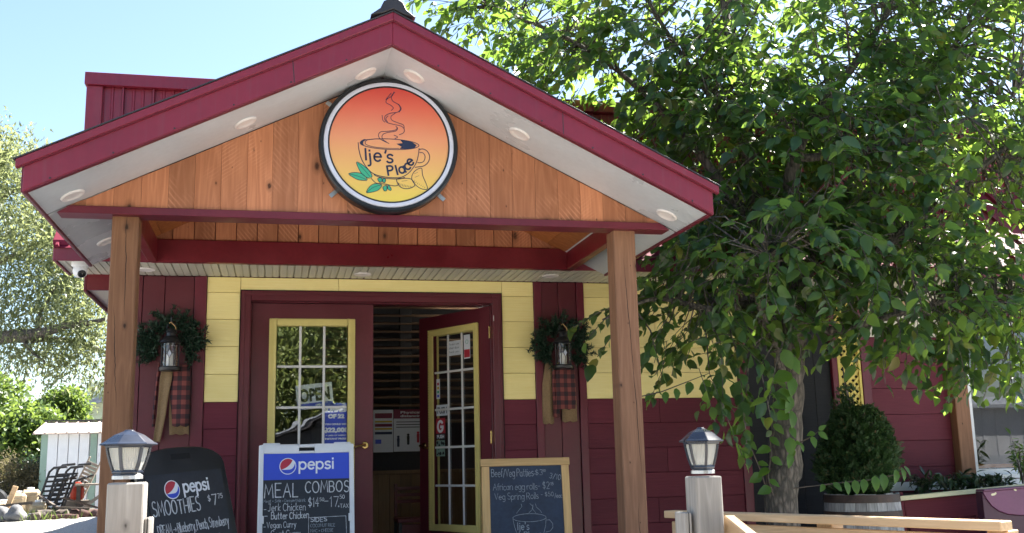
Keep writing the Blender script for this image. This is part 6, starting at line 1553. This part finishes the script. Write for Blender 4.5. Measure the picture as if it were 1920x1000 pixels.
for i, (x, y, h) in enumerate(((-2.2, -25, 8.5), (2.4, -27, 9), (6.5, -25, 8), (-7, -27, 9), (11, -28, 8.5), (-1.0, -33, 10), (4.5, -34, 10))): street_tree(['spreading', 'tall', 'small', 'leaning', 'pale', 'back row', 'rear'][i]+' street tree across the road from the cafe, mirrored in glass', x, y, h, 60+i)
p = Vector((1.6, -20.6, GZ)); t = thing('street_house', 'dark house with a pale roof edge mirrored in the left door glass', 'house', p, R(180))
MB().prism([(-3, 0), (3, 0), (3, 2.4), (.5, 3.3), (-3, 2.2)], 'y', 0, 5).build('wall', M['siding_black'], t)
MB().prism([(-3.6, 2.10), (.5, 3.35), (4, 2.10), (4, 2.24), (.5, 3.5), (-3.6, 2.25)], 'y', -.5, 5.4).build('roof', M['roof_dark'], t)
MB().prism([(-3.6, 2.19), (.5, 3.44), (4, 2.19), (4, 2.24), (.5, 3.49), (-3.6, 2.24)], 'y', -.53, -.501).build('barge_board', M['grey_shingle'], t); t.scale = (1, 1, .88)
MB().box(-1.2, -.4, -.02, .0, .3, 1.5).box(.6, 1.4, -.02, 0, .3, 1.5).build('window', M['white_plastic'], t)
p = Vector((9, -24, GZ)); t = thing('metal_hall', 'white corrugated hall across the street mirrored in the shop window', 'building', p, R(180))
hall_paint = paint('grey metal cladding', (.30, .31, .33), .5, .15, 1)
MB().box(-22, 0, 0, 10, 0, 3.0).build('wall', hall_paint, t)
for i in range(40): MB().box(-.04, .04, -.012, 0, 1.4, 3.0).build('wall_rib', hall_paint, t, (-.3-i*.54, 0, 0))
MB().box(-22, 0, -.03, 0, 0, 1.38).build('base_band', M['grey_shingle'], t)
MB().prism([(-.4, 3.0), (-.4, 3.12), (5, 3.7), (10.4, 3.0)], 'x', -22.4, .4).build('roof', M['grey_shingle'], t)
for i in range(5): MB().box(-.5, .5, -.06, -.031, .2, 1.3).build('opening', M['black_plastic'], t, (-3-i*3.4, 0, 0))
# inside the shop window
p = atY(1826, 540, .30); t = thing('led_sign', 'red led scrolling sign hung inside the shop window', 'sign', (p.x, .30, p.z))
cbox('case', 0, 0, 0, .42, .04, .12, M['black_plastic'], t); o = MB(); write(o, 'OPEN', -.15, -.035, .06, .010, -.021, width=.3); o.build('lettering', M['led_red'], t)
p = atY(1845, 850, .35); t = thing('orange_table', 'orange table and stools inside the shop window', 'table', (p.x, .55, -.02))
MB().box(-.30, .3, -.2, .2, .68, .71).build('top', paint('orange laminate', (.6, .17, .03), .4), t)
for xx in (-.22, .22): MB().tube([(xx, 0, 0), (xx, 0, .68)], .03, 8).build('leg', M['white_plastic'], t)
cbox('partition', .0, .5, .7, .06, .06, 1.6, M['tan_wood'], t)
